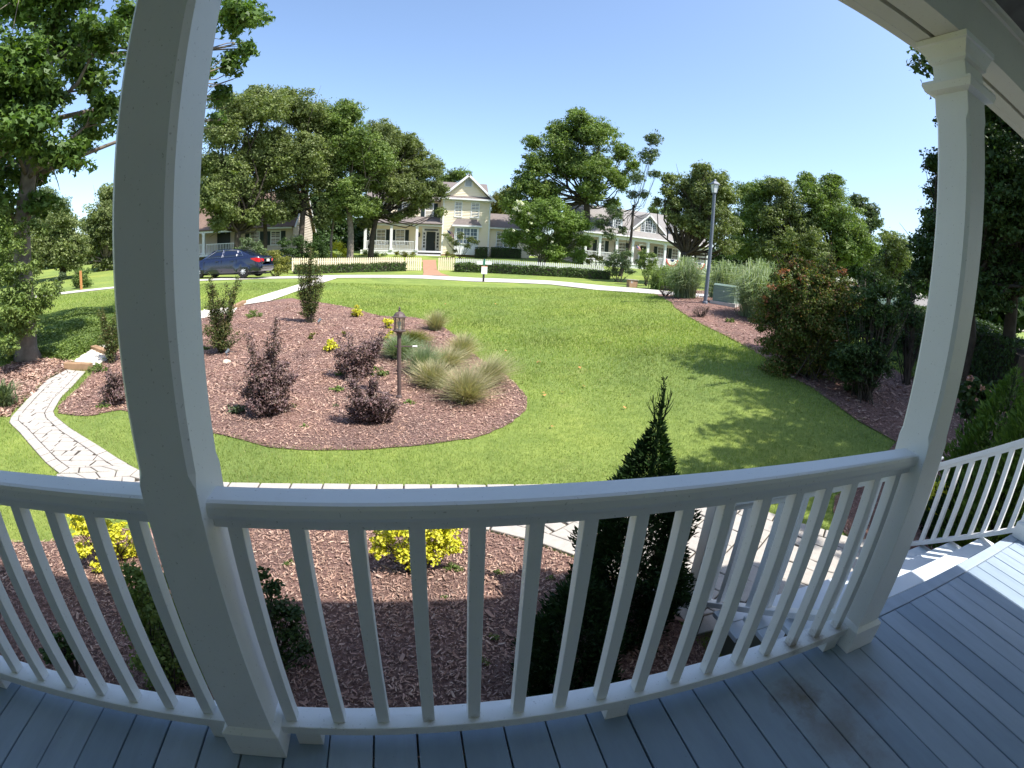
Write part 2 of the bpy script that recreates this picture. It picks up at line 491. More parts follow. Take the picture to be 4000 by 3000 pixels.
def scatter(tm, P, Nrm, S, rng, yaw=None, dirs=None):
    """instances of a small template baked into arrays; Nrm: normals; S: sizes"""
    TV, TF = tm; n = len(P)
    Z = Nrm
    if dirs is not None: X = dirs - (dirs * Z).sum(1)[:, None] * Z
    else:
        X = rng.normal(size=(n, 3)); X -= (X * Z).sum(1)[:, None] * Z
    X /= np.linalg.norm(X, axis=1)[:, None] + 1e-9; Y = np.cross(Z, X)
    S = np.asarray(S)
    if S.ndim == 1: S = S[:, None, None] * np.ones((1, 1, 3))
    else: S = S[:, None, :]
    L = TV[None] * S
    V = P[:, None] + L[..., 0:1] * X[:, None] + L[..., 1:2] * Y[:, None] + L[..., 2:3] * Z[:, None]
    k = len(TV); off = (np.arange(n) * k)[:, None, None]
    TFs = TF if isinstance(TF, list) else [TF]
    return V.reshape(-1, 3), [(f[None] + off).reshape(-1, f.shape[1]) for f in TFs]


AREA = {3: .37, 4: .28, 6: .38}


def cloud(name, lobes, leaf, mat, parent, rng, tm=TM_LEAF, dens=2.6, nclump=16, clump=.34, up=.7, flat=.8, kind=None, minshell=.45, label=None, core=0, cs=.42, loose=.22, wand=None):
    """foliage: lobes [(centre, radius)], leaves gathered into clumps on each lobe"""
    Ps = []; Ns = []; Ss = []
    for c, R in lobes:
        c = np.array(c, float)
        u = rng.normal(size=(nclump, 3)); u /= np.linalg.norm(u, axis=1)[:, None]
        rr = rng.uniform(minshell, 1.0, nclump)[:, None] * R
        cc = c + u * rr * np.array([1, 1, flat])
        n = int(dens * PI * R * R / (leaf * leaf * AREA[len(tm[0])]))
        w = rng.uniform(.5, 1.5, nclump); idx = rng.choice(nclump, n, p=w / w.sum())
        cr = (R * clump * rng.uniform(.7, 1.4, nclump))[idx]
        g = rng.normal(size=(n, 3)); gl = np.linalg.norm(g, axis=1)[:, None]; g = g / gl * np.minimum(1, rng.uniform(0, 1, n)**.5)[:, None] * 1.05
        p = cc[idx] + g * cr[:, None] * np.array([1.15, 1.15, .62])
        Ps.append(p); nn = g * .8 + rng.normal(size=(n, 3)) * .55 + np.array([0, 0, up]); Ns.append(nn); Ss.append(leaf * rng.uniform(.6, 1.3, n))
        k = int(n * loose)
        if k:
            gg = rng.normal(size=(k, 3)); gg /= np.linalg.norm(gg, axis=1)[:, None]; Ps.append(c + gg * R * (rng.uniform(.25, 1.12, (k, 1))) * np.array([1, 1, flat])); Ns.append(gg * .6 + rng.normal(size=(k, 3)) * .6 + np.array([0, 0, up * .6])); Ss.append(leaf * rng.uniform(.6, 1.2, k))
        if core:   # heavier foliage in the shaded middle of the lobe
            gg = rng.normal(size=(core, 3)); gg /= np.linalg.norm(gg, axis=1)[:, None]; Ps.append(c + gg * R * .62 * rng.uniform(.2, 1, (core, 1)) * np.array([1, 1, flat]))
            Ns.append(rng.normal(size=(core, 3)) + np.array([0, 0, .3])); Ss.append(R * cs * rng.uniform(.6, 1.2, core))
    if wand is not None and len(wand): Ps.append(wand); Ns.append(rng.normal(size=wand.shape) + np.array([0, 0, .5])); Ss.append(leaf * rng.uniform(.6, 1.2, len(wand)))
    P = np.concatenate(Ps); Nn = np.concatenate(Ns); Nn /= np.linalg.norm(Nn, axis=1)[:, None]
    V, F = scatter(tm, P, Nn, np.concatenate(Ss), rng)
    return fast(name, V, F, mat, parent, kind=kind, label=label), P

# ================================================================ SETTING: ground, beds, road, paths
def build_ground():
    a = np.r_[np.arange(-400, -60, 40), np.arange(-60, -20, 4), np.arange(-20, 24, .5), np.arange(24, 60, 3), np.arange(60, 420, 40)]
    b = np.r_[np.arange(-400, -20, 40), np.arange(-20, -4, 2), np.arange(-4, 30, .5), np.arange(30, 70, 1.5), np.arange(70, 440, 30)]
    X, Y = np.meshgrid(a, b); Z = T(X, Y)
    far = np.clip((np.hypot(X, Y) - 110) / 60, 0, 1); Z = Z * (1 - far) + 2.0 * far
    V = np.stack([X, Y, Z], -1).reshape(-1, 3); n, m = X.shape
    i = np.arange(n * m).reshape(n, m)
    F = np.stack([i[:-1, :-1], i[:-1, 1:], i[1:, 1:], i[1:, :-1]], -1).reshape(-1, 4)
    fast('ground', V, F, LAWN, smooth=True, kind='structure')


build_ground()
gp = lambda L: [ground(*p)[:2] for p in L]

def rag(P, amp=.03, step=.12, seed=1):
    """spade cut edge: slightly uneven outline"""
    out = []; s = 0.
    for i in range(len(P)):
        a, c = np.array(P[i][:2], float), np.array(P[(i + 1) % len(P)][:2], float); L = np.linalg.norm(c - a); k = max(1, int(L / step))
        n = np.array([-(c - a)[1], (c - a)[0]]) / (L + 1e-9)
        for j in range(k):
            t = j / k; s += L / k; out.append(a + (c - a) * t + n * amp * (math.sin(s * 3.1 + seed) * .5 + math.sin(s * 9.7 + 2 * seed) * .35 + math.sin(s * 23 + seed) * .25))
    return out


# central planting bed
BED = smoothpoly(gp([(838,1695),(948,1722),(1036,1745),(1137,1756),(1290,1764),(1433,1760),(1560,1752),(1695,1733),(1885,1707),(1991,1661),(2045,1619),(2060,1577),(2045,1534),(2007,1492),(1950,1450),(1860,1395),(1839,1370),(1759,1290),(1640,1240),(1501,1239),(1434,1222),(1365,1201),(1264,1184),(1171,1172),(1129,1163),(952,1189),(905,1212),(800,1239),(600,1300),(440,1370),(347,1474),(282,1537),(212,1610),(282,1627),(353,1629),(423,1612),(488,1601),(660,1650)]), 1)
BED = rag(BED)
sheet('mulch_bed', BED, .012, MULCH, .35)
# bed under the porch railing
P_ = lambda *a: [np.array(q, float) for q in a]
NEAR = P_((-8, -.3), (-8, 1.7), (-5, 1.75), (-3.31, 1.81), (-2.76, 1.94), (-2.2, 2.25), (-1.2, 2.42), (0, 2.46), (.6, 2.44), (.984, 2.365), (1.3, 2.17), (1.568, 1.929), (1.85, 1.55), (2.02, 1.2), (2.06, .8), (2.06, -.3))
sheet('mulch_bed', NEAR, .010, MULCH, .3)
sheet('mulch_bed', P_((2.061, -.3), (2.061, .9), (4.69, .9), (4.69, -.3)), .008, MULCH, .4)
# right bed
RB = gp([(2551,1150),(2594,1167),(2637,1203),(2689,1238),(2751,1273),(2825,1308),(2907,1352),(2987,1400),(3057,1460),(3166,1514),(3258,1579),(3354,1648),(3501,1729)])
LAND_R = [(3.61, 2.34), (3.76, 2.11), (3.90, 1.90), (4.07, 1.7), (4.20, 1.5), (4.50, 1.25), (4.62, 1.0)]
RB += P_((5.35, 2.35), (4.75, 2.2), (4.45, 1.95), (4.30, 1.72), (4.22, 1.52), (4.52, 1.27), (4.64, 1.0), (4.70, -3), (16, -3), (16, 2)) + gp([(4000, 1600), (3800, 1500), (3523, 1466), (3480, 1434), (3350, 1412), (3300, 1300), (3050, 1190), (2900, 1135), (2700, 1135), (2640, 1152)])
sheet('mulch_bed', RB, .014, MULCH, .4)
# bare mulch round the big tree
LB = gp([(0, 1440), (110, 1400), (200, 1400), (290, 1415), (300, 1436), (258, 1449), (179, 1490), (105, 1563), (43, 1628)]) + P_((-8, 4.6), (-13, 5), (-13, 8))
LB = rag(LB, .06)
sheet('mulch_bed', LB, .013, MULCH, .35)
BEDS = [BED, NEAR, RB, LB]

ROADN = [(100,1172),(156,1162),(300,1144),(450,1127),(620,1110),(788,1098),(900,1094),(1100,1089),(1290,1087),(1500,1086),(1650,1089),(1856,1101),(2000,1105),(2150,1112),(2334,1134),(2551,1149),(2650,1156),(2760,1166)]
ROADF = [(2780,1152),(2652,1143),(2587,1136),(2370,1118),(2150,1097),(2000,1091),(1856,1086),(1657,1076),(1500,1075),(1350,1075),(1134,1080),(1025,1083),(900,1086),(700,1098),(447,1121),(300,1136),(156,1154),(100,1162)]
ROADP = gp(ROADN + ROADF)
sheet('road', ROADP, .02, ROAD, .8)
# brick walk to the cream house
BRICKWALK = plain('red_brick_walk', (.36, .20, .13), .9, .2, 6, bscale=20)
sheet('footpath', gp([(1651,1076),(1655,1066),(1652,1053),(1652,1030),(1650,1016),(1703,1016),(1705,1040),(1708,1055),(1722,1068),(1760,1080),(1700,1077)]), .028, BRICKWALK, .6)
# far road and lawn at right between the trees
sheet('road', gp([(3380,1258),(3480,1240),(3640,1262),(3700,1290),(3700,1300),(3640,1272),(3480,1250),(3380,1268)]), .03, ROAD, 1.5)

# ---- paved walk: union outline, each paver clipped to it
WALK = smoothpoly(gp([(544,1840),(461,1792),(380,1740),(271,1672),(216,1626),(209,1608),(239,1556),(293,1501),(336,1453),(260,1446),(179,1490),(108,1561),(43,1632),(36,1653),(76,1691),(136,1762),(179,1810),(233,1854)]), 0)
# east-west strip and landing
STRIP = P_((-3.64, 3.13), (-3.2, 2.66), (-2.4, 2.45), (-1.2, 2.43), (0, 2.47), (.6, 2.45), (.99, 2.37), (1.31, 2.18), (1.58, 1.94), (1.86, 1.56), (2.04, 1.2), (2.07, .9), (4.62, .9), (4.50, 1.25), (4.20, 1.5), (4.07, 1.7), (3.90, 1.90), (3.76, 2.11), (3.61, 2.34), (3.3, 2.7), (2.8, 3.0), (2.2, 3.15), (.8, 3.2), (-.5, 3.2), (-1.45, 3.18), (-2.1, 3.2), (-2.65, 3.38))
prng = np.random.default_rng(5)


def clip_poly(subject, clipper):
    out = [tuple(p) for p in subject]; n = len(clipper)
    for i in range(n):
        a = clipper[i]; b = clipper[(i + 1) % n]; inp = out; out = []
        if not inp: return []
        ex, ey = b[0] - a[0], b[1] - a[1]
        sd = lambda p: ex * (p[1] - a[1]) - ey * (p[0] - a[0])
        for j in range(len(inp)):
            p = inp[j - 1]; q = inp[j]; sp_, sq = sd(p), sd(q)
            if (sp_ >= 0) != (sq >= 0):
                t = sp_ / (sp_ - sq); out.append((p[0] + t * (q[0] - p[0]), p[1] + t * (q[1] - p[1])))
            if sq >= 0: out.append(q)
    return out


def area(P): return .5 * sum(P[i][0] * P[(i + 1) % len(P)][1] - P[(i + 1) % len(P)][0] * P[i][1] for i in range(len(P)))


def offset_in(P, d):
    """shrink a ccw outline by d"""
    n = len(P); out = []
    for i in range(n):
        a, b, c = np.array(P[i - 1]), np.array(P[i]), np.array(P[(i + 1) % n])
        e1 = (b - a) / (np.linalg.norm(b - a) + 1e-9); e2 = (c - b) / (np.linalg.norm(c - b) + 1e-9)
        n1 = np.array([-e1[1], e1[0]]); n2 = np.array([-e2[1], e2[0]]); m = n1 + n2; L = m @ m
        m = m / L * 2 if L > .3 else n1
        out.append(b + m * d)
    return out


def paver_geo(P, top=.03, gap=.0095):
    A = area(P)
    if abs(A) < .0015: return None
    if A < 0: P = P[::-1]
    # merge near-coincident corners
    Q = []
    for p in P:
        if not Q or math.hypot(p[0] - Q[-1][0], p[1] - Q[-1][1]) > .012: Q.append(p)
    if len(Q) > 2 and math.hypot(Q[0][0] - Q[-1][0], Q[0][1] - Q[-1][1]) < .012: Q.pop()
    if len(Q) < 3: return None
    c = np.mean(Q, 0); Q = np.array(Q)
    d = Q - c; L = np.linalg.norm(d, axis=1)[:, None]
    outer = c + d * (1 - gap / L); inner = c + d * (1 - (gap + .008) / L)
    n = len(Q); tz = top + prng.uniform(-.002, .003); tilt = prng.uniform(-.01, .01, 2)
    z = T(outer[:, 0], outer[:, 1]) + 0
    V = [(x, y, zz + .004) for (x, y), zz in zip(outer, z)] + [(x, y, zz + tz - .005 + (np.array((x, y)) - c) @ tilt) for (x, y), zz in zip(outer, z)] + \
        [(x, y, zz + tz + (np.array((x, y)) - c) @ tilt) for (x, y), zz in zip(inner, z)]
    F = [(i, (i + 1) % n, n + (i + 1) % n, n + i) for i in range(n)] + [(n + i, n + (i + 1) % n, 2 * n + (i + 1) % n, 2 * n + i) for i in range(n)] + [tuple(range(2 * n, 3 * n))]
    return V, F, c


def build_walk():
    walk = sheet('footpath', STRIP, .016, JOINT, .25)
    walk2 = sheet('footpath', WALK, .010, JOINT, .25)
    geos = []
    for poly, par, ang, H, LL, bw in ((STRIP, walk, .55, .20, (.16, .30), .16), (WALK, walk2, .12, .15, (.20, .32), .15)):
        P = [tuple(p) for p in poly]
        if area(P) < 0: P = P[::-1]
        inner = offset_in(P, bw)
        # border course
        tot = 0; n = len(P)
        for i in range(n):
            a, b = np.array(P[i]), np.array(P[(i + 1) % n]); ai, bi = np.array(inner[i]), np.array(inner[(i + 1) % n])
            L = np.linalg.norm(b - a); k = max(1, int(round(L / .28)))
            for j in range(k):
                t0, t1 = j / k, (j + 1) / k
                q = [a + (b - a) * t0, a + (b - a) * t1, ai + (bi - ai) * t1, ai + (bi - ai) * t0]
                if area([tuple(v) for v in q]) > .004: geos.append((par, [tuple(v) for v in q]))
        xs = [p[0] for p in inner]; ys = [p[1] for p in inner]; cx, cy_ = np.mean(xs), np.mean(ys); R = max(max(xs) - min(xs), max(ys) - min(ys)) * .75
        ca, sa = math.cos(ang), math.sin(ang); v = -R
        while v < R:
            u = -R + prng.uniform(0, .2)
            while u < R:
                l = prng.choice([LL[0], (LL[0] + LL[1]) / 2, LL[1]])
                sk = prng.uniform(-.02, .02, 4)
                q = [(u + sk[0], v), (u + l + sk[1], v), (u + l + sk[2], v + H), (u + sk[3], v + H)]
                q = [(cx + ca * x - sa * y, cy_ + sa * x + ca * y) for x, y in q]
                m = np.mean(q, 0)
                if distpoly(m[0:1], m[1:2], inner)[0] > .2:
                    if inpoly(m[0:1], m[1:2], inner)[0]: geos.append((par, q))
                else:
                    c = clip_poly([tuple(p) for p in inner], q)
                    if len(c) > 2 and abs(area(c)) > .003: geos.append((par, c))
                u += l
            v += H
    vis = []
    for par, q in geos:
        g = paver_geo(q, .016 if par == walk2 else .03, .0115 if par == walk2 else .0095)
        if g: vis.append((math.hypot(g[2][0] - C0[0], g[2][1] - C0[1]), par, g))
    # the ones that show largest are parts, the rest one joined part per walk
    def score(v):
        c = v[2][2]; hid = (-.2 > c[0] > -2.2) or (c[0] < 1.3 and c[0] > -3.0 and c[1] > 2.3)
        return v[0] + (20 if hid else 0)
    for par in (walk, walk2):
        mine = sorted([v for v in vis if v[1] == par], key=score); rest = G()
        for i, (d, _, (V, F, c)) in enumerate(mine):
            if i < 290: fast('paver', V, F, PAVER, par)
            else: rest.add(V, F)
        if rest.V: rest.obj('paver', PAVER, par, kind='stuff')


build_walk()

# upper steps of the garden path: timber edged treads filled with white stones, then pale paving up to the road
def upper_path():
    L = [(258,1448),(336,1455),(400,1425),(452,1395),(520,1350),(860,1222),(952,1192),(1055,1178),(1180,1136),(1260,1108),(1310,1090)]
    Rr = [(1255,1090),(1165,1112),(1060,1143),(960,1170),(900,1186),(820,1205),(480,1330),(385,1372),(300,1415)]
    poly = gp([(952,1194),(1055,1178),(1180,1133),(1262,1106),(1316,1089),(1262,1086),(1165,1114),(1060,1146),(960,1178)])
    sheet('footpath', poly, .035, STONE, .4)
    po2 = gp([(300,1440),(336,1440),(400,1420),(440,1390),(430,1352),(395,1355),(330,1392),(300,1415)])
    sheet('footpath', po2, .03, STONE, .25)
    po3 = gp([(700,1262),(800,1244),(915,1222),(925,1205),(800,1215),(700,1240)])
    sheet('footpath', po3, .03, STONE, .4)
    # loose white stones
    rng = np.random.default_rng(9); P = []
    for po in (po2, po3):
        xs = [p[0] for p in po]; ys = [p[1] for p in po]
        x = rng.uniform(min(xs), max(xs), 1500); y = rng.uniform(min(ys), max(ys), 1500); k = inpoly(x, y, po); P.append(np.c_[x[k], y[k]])
    P = np.concatenate(P)[:1100]; P = np.c_[P, T(P[:, 0], P[:, 1]) + .035]
    ico = (np.array([(-.5, -.3, -.2), (.4, -.4, -.2), (.5, .3, -.2), (-.3, .45, -.2), (-.3, -.2, .25), (.25, -.25, .3), (.3, .2, .25), (-.2, .25, .3)]),
           np.array([(4, 5, 6, 7), (0, 1, 5, 4), (1, 2, 6, 5), (2, 3, 7, 6), (3, 0, 4, 7)]))
    V, F = scatter(ico, P, rand_rot(rng, len(P), 2.), rng.uniform(.05, .12, len(P)), rng)
    o = fast('gravel', V, F, STONE, kind='stuff'); tag(o, 'loose white stones filling the timber edged garden steps', 'gravel')
    specs = [((258,1441),(358,1445),.16,'long brown timber step edge at the top of the white paver walk'),
             ((366,1372),(437,1398),.16,'brown timber step edge between two beds of white stones beside the post'),
             ((905,1212),(955,1186),.14,'brown timber step edge where the pale path meets the mulch bed')]
    for a, b, h, lab in specs:
        pa, pb = ground(*a), ground(*b); g = G()
        za, zb = pa[2] + h / 2 - .02, pb[2] + h / 2 - .02
        g.beam((pa[0], pa[1], za), (pb[0], pb[1], zb), .16, h)
        o = g.obj('timber_step', TIMBER, bevel=.01); tag(o, lab, 'timber step', 'timber edges of the garden steps')


upper_path()

# ================================================================ THE PORCH WE STAND ON (deck top z = 0)
POST_W = .1421; YC = .0185
porch = thing('porch', 'white covered front porch with grey blue deck boards and square posts', 'porch', (0, -1, 0))
brng = np.random.default_rng(3)


def deck():
    x = .0865 - .1396 * 33; k = 0
    shared = None
    while x < 4.56:
        gap = brng.choice([.004, .005, .006, .008]); w = .1396 - gap; dz = brng.uniform(-.0012, .0012)
        g = G().box(x + gap / 2, x + gap / 2 + w, -2.35, .040 + brng.uniform(-.002, .002), -.026 + dz, dz)
        g.obj('deck_board', DECK, porch, bevel=.0035); x += .1396
    G().box(-4.6, 4.56, .046, .125, -.026, .0).obj('edge_board', DECK, porch, bevel=.005)
    G().box(-4.6, 4.56, .085, .108, -.24, -.0265).box(-4.6, 4.56, -2.35, .08, -.30, -.24).obj('fascia_board', PAINT, porch)
    g = G()
    FB = plain('foundation_brick', (.25, .16, .13), .9, .2, 20)
    for px in (-4.5, -2.4, -.131, 2.0, 4.4): G().box(px - .1, px + .1, -.12, .05, -.80, -.301).obj('pier', FB, porch)


deck()


def post(cx, y=YC):
    h = POST_W / 2; c = .013
    def ring(z, ch): # octagon/square ring
        e = h - ch
        return [(cx + sx * a, y + sy * b, z) for sx, sy, a, b in ((-1, -1, e, h), (1, -1, e, h), (1, -1, h, e), (1, 1, h, e), (1, 1, e, h), (-1, 1, e, h), (-1, 1, h, e), (-1, -1, h, e))]
    g = G(); rs = [ring(0, .0015), ring(.945, .0015), ring(.975, c), ring(2.10, c), ring(2.13, .0015), ring(2.43, .0015)]
    V = [v for r in rs for v in r]; F = []
    for i in range(len(rs) - 1):
        for j in range(8): F.append((i * 8 + j, i * 8 + (j + 1) % 8, (i + 1) * 8 + (j + 1) % 8, (i + 1) * 8 + j))
    g.add(V, F); p = g.obj('post', PAINT, porch)
    b = h + .018; bt = h + .003
    G().box(cx - b, cx + b, y - b, y + b, 0.001, .115).add(
        [(cx + i * q, y + j * q, z) for z, q in ((.115, b), (.132, bt)) for i, j in ((-1, -1), (1, -1), (1, 1), (-1, 1))],
        [(0, 1, 5, 4), (1, 2, 6, 5), (2, 3, 7, 6), (3, 0, 4, 7), (4, 5, 6, 7)]).obj('post_base', PAINT, p, bevel=.003)
    prof = [(2.205, h + .001), (2.212, h + .030), (2.226, h + .034), (2.240, h + .026), (2.250, h + .001)]
    def sqlathe(pr, name):
        V = [(cx + i * q, y + j * q, z) for z, q in pr for i, j in ((-1, -1), (1, -1), (1, 1), (-1, 1))]; F = []
        for k in range(len(pr) - 1):
            for j in range(4): F.append((k * 4 + j, k * 4 + (j + 1) % 4, (k + 1) * 4 + (j + 1) % 4, (k + 1) * 4 + j))
        F.append((0, 3, 2, 1)); n = len(pr) * 4; F.append((n - 4, n - 3, n - 2, n - 1))
        fast(name, V, F, PAINT, p)
    sqlathe([(2.205, h + .001), (2.214, h + .027), (2.238, h + .036), (2.250, h + .034), (2.254, h + .001)], 'necking')
    sqlathe([(2.325, h + .001), (2.333, h + .012), (2.350, h + .014), (2.368, h + .024), (2.392, h + .033), (2.396, h + .041), (2.418, h + .043)], 'capital')
    return p


for cx in (-2.39, -.131, 2.1789, 4.455): post(cx)
post(4.455, -2.25)


def railing(x0, x1, bals, label, blocks):
    r = thing('porch_railing', label, 'railing', ((x0 + x1) / 2, YC, 0), 'porch railings between the posts')
    # top cap with rounded edges
    prof = [(-.016, .853), (-.022, .857), (-.0255, .866), (-.0255, .886), (-.022, .896), (-.013, .900), (.050, .900), (.057, .896), (.060, .886), (.060, .866), (.057, .857), (.051, .853)]
    G().prism(prof, x0, x1, 'x').obj('top_rail', PAINT, r)
    G().box(x0, x1, -.004, .042, .824, .8525).obj('sub_rail', PAINT, r, bevel=.002)
    G().box(x0, x1, -.022, .060, .072, .110).obj('bottom_rail', PAINT, r, bevel=.003)
    for b in blocks: G().box(b - .04, b + .04, -.012, .05, .0005, .0715).obj('rail_block', PAINT, r, bevel=.002)
    me = None
    for x in bals:
        if me is None:
            o = G().box(-.0185, .0185, 0, .037, .1102, .8238).obj('baluster', PAINT, r, bevel=.0022); me = o.data; o.location = (x, 0, 0)
        else:
            o2 = o.copy(); COL.objects.link(o2); o2.location = (x + brng.uniform(-.0015, .0015), 0, 0)
    return r


e = POST_W / 2
railing(-.131 + e, 2.1789 - e, [-.012] + [.136 * i for i in range(1, 16)], 'white wooden porch railing between the two near posts in the middle of the view', (.03, 1.02, 2.03))
railing(-2.39 + e, -.131 - e, [-.287 - .1372 * i for i in range(15)], 'white wooden porch railing running off to the left of the thick near post', (-.26, -1.26, -2.24))


def overhead():
    # beam, soffit and gutter side, seen from below
    def seg(x0, x1):
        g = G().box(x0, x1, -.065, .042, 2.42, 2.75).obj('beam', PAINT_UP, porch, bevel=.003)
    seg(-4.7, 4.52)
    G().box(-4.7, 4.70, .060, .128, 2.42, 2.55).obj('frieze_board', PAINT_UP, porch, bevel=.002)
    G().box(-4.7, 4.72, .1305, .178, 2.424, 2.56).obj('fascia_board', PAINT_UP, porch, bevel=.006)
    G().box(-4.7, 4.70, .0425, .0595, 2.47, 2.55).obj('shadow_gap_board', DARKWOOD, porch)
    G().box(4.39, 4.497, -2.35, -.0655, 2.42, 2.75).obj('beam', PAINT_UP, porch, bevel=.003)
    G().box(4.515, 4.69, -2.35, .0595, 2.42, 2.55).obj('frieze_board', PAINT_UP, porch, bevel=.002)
    # ceiling of beaded boards running front to back, with a crown strip
    x = -4.6; ZC = 2.75; cb = None
    while x < 4.30:
        if cb is None: cb = G().box(0, .0805, -2.35, -.066, ZC, ZC + .014).obj('ceiling_board', CEIL, porch, bevel=.003); o = cb; cb_me = cb.data
        else: o = cb.copy(); COL.objects.link(o)
        o.location = (x, 0, 0); x += .0865
    G().box(-4.7, 4.389, -2.35, -.066, ZC + .0145, ZC + .03).obj('ceiling_backing', DARKWOOD, porch)
    G().prism([(-.0655, ZC - .085), (-.080, ZC - .08), (-.084, ZC - .05), (-.106, ZC - .012), (-.108, ZC - .0005), (-.0655, ZC - .0005)], -4.7, 4.389, 'x').obj('crown_moulding', PAINT_UP, porch)
    # clip of the gutter beside the post
    G().box(2.075, 2.09, .043, .125, 2.402, 2.4195).obj('gutter_clip', plain('black_metal', (.03, .03, .04), .4), porch)
    # roof
    SH = plain('grey_shingle', (.14, .135, .13), .9, .25, 8, bscale=25)
    A, B, Cc, D_, K = (-4.85, .20), (4.70, .20), (4.70, -2.39), (-4.85, -2.39), (2.2, -2.39)
    g = G()
    V = [(A[0], A[1], 2.60), (B[0], B[1], 2.60), (K[0], K[1], 3.60), (D_[0], D_[1], 3.60), (Cc[0], Cc[1], 2.60), (A[0], A[1], 2.565), (B[0], B[1], 2.565), (Cc[0], Cc[1], 2.565), (4.52, .02, 2.565), (-4.7, .02, 2.565), (4.52, -2.39, 2.565), (-4.85, -2.39, 2.565)]
    g.add(V, [(0, 1, 2, 3), (1, 4, 2), (0, 5, 6, 1), (1, 6, 7, 4), (5, 9, 8, 6), (6, 8, 10, 7)])
    g.obj('roof', SH, porch)
    # house wall behind the porch
    g = G(); z = 0.
    while z < 3.1:
        g.add([(-6, -2.372, z), (5.6, -2.372, z), (5.6, -2.39, z + .15), (-6, -2.39, z + .15)], [(0, 1, 2, 3)]); g.add([(-6, -2.372, z), (-6, -2.39, z - .0), (5.6, -2.39, z), (5.6, -2.372, z)], [(0, 1, 2, 3)]); z += .15
    WALLT = plain('warm_beige_siding', (.44, .40, .34), .7, .05)
    g.obj('siding', WALLT, porch)
    G().box(-6, 5.6, -8, -2.40, -.7, 3.15).obj('house_wall', WALLT, porch)


overhead()

# ---------------------------------------------------------------- front steps and their railings
RIS, TRD, X0, X1 = .17, .25, 2.12, 4.50
steps = thing('front_steps', 'three wide pale grey blue wooden treads leading down from the porch opening', 'steps', ((X0 + X1) / 2, .5, -.72))
for k in range(1, 4):
    yn = .125 + TRD * k; z = -RIS * k
    for a, b in ((yn - TRD - .012, yn - .128), (yn - .123, yn)):
        G().box(X0, X1, a, b, z - .036, z).obj('tread', TREAD, steps, bevel=.005)
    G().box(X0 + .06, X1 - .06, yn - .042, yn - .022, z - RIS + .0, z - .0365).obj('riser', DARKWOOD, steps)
for sx in (X0 + .03, X1 - .07, 3.3):
    pts = [(.10, -.03), (.10, -.16)]
    for k in range(1, 4): pts += [(.125 + TRD * k - .045, -RIS * k - .037 + (0 if k == 1 else 0)), (.125 + TRD * k - .045, -RIS * (k + 1) - .037)]
    pts = [(.10, -.207)] + pts[2:] + [(.60, -.76), (.10, -.50)]
    pts = [(.10, -.207), (.33, -.207), (.33, -.377), (.58, -.377), (.58, -.547), (.83, -.547), (.83, -.74), (.62, -.74), (.10, -.46)]
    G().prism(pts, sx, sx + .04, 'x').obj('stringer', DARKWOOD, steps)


def stair_rail(xc, label, low_y, nb):
    r = thing('stair_railing', label, 'railing', (xc, .6, -.3), 'sloping railings of the front steps')
    sl_ = -.675
    zt = lambda y: .80 + sl_ * (y - .125); zb = lambda y: .045 + sl_ * (y - .125)
    y0 = .0905
    for nm, zf, w, h in (('top_rail', zt, .086, .045), ('sub_rail', lambda y: zt(y) - .042, .046, .034), ('bottom_rail', zb, .086, .040)):
        a = np.array([xc, y0, zf(y0)]); b = np.array([xc, low_y, zf(low_y)])
        pts = [(y0, zf(y0) - h), (y0, zf(y0)), (low_y, zf(low_y)), (low_y, zf(low_y) - h)]
        G().prism(pts, xc - w / 2, xc + w / 2, 'x').obj(nm, PAINT, r, bevel=.003)
    sp = (low_y - y0 - .04) / (nb + .3)
    for i in range(nb):
        y = y0 + sp * (i + .75)
        G().prism([(y - .018, zb(y - .018)), (y - .018, zt(y - .018) - .076), (y + .018, zt(y + .018) - .076), (y + .018, zb(y + .018))], xc - .018, xc + .018, 'x').obj('baluster', PAINT, r)
    n = low_y
    G().box(xc - .045, xc + .045, n + .0005, n + .09, -.73, zt(n) + .03).box(xc - .055, xc + .055, n - .01, n + .10, zt(n) + .0305, zt(n) + .05).obj('newel_post', PAINT, r, bevel=.004)


stair_rail(2.2, 'white sloping stair railing behind the right end balusters of the porch railing', 1.16, 8)
stair_rail(4.455, 'white sloping stair railing at the far right edge with sunlit balusters', .98, 8)
# chips of bark, built as loose pieces
def chips(name, poly, n, dist_pow, size, rng, label, lim=None):
    xs = [p[0] for p in poly]; ys = [p[1] for p in poly]
    x = rng.uniform(max(min(xs), -9), min(max(xs), 12), n * 6); y = rng.uniform(max(min(ys), .1), min(max(ys), 16), n * 6)
    d = np.hypot(x - C0[0], y - C0[1]); k = inpoly(x, y, poly) & (rng.random(len(x)) < np.minimum(1, (lim / d)**dist_pow))
    x = x[k][:n]; y = y[k][:n]; P = np.c_[x, y, T(x, y) + .018 + rng.uniform(0, .014, len(x))]
    d = np.hypot(x - C0[0], y - C0[1])
    S = (size * rng.lognormal(0, .45, len(x)) * np.clip(d / 4.5, .8, 2.))[:, None] * np.c_[np.ones(len(x)), rng.uniform(.5, 1.3, len(x)), np.ones(len(x))]
    V, F = scatter(TM_CHIP, P, rand_rot(rng, len(P), 2.2), S, rng)
    o = fast(name, V, F, CHIP, kind='stuff'); tag(o, label, 'bark chips')


crng = np.random.default_rng(21)
chips('bark_chips', NEAR, 80000, 1., .022, crng, 'loose shredded bark chips covering the bed under the porch railing', 5.)
chips('bark_chips', BED, 80000, 1.6, .0185, crng, 'loose shredded bark chips covering the central planting bed', 7.)
chips('bark_chips', RB, 18000, 1.6, .026, crng, 'loose shredded bark chips covering the shaded bed along the right of the lawn', 8.)
chips('bark_chips', LB, 9000, 1., .03, crng, 'loose bark chips and litter around the foot of the big left tree', 12.)

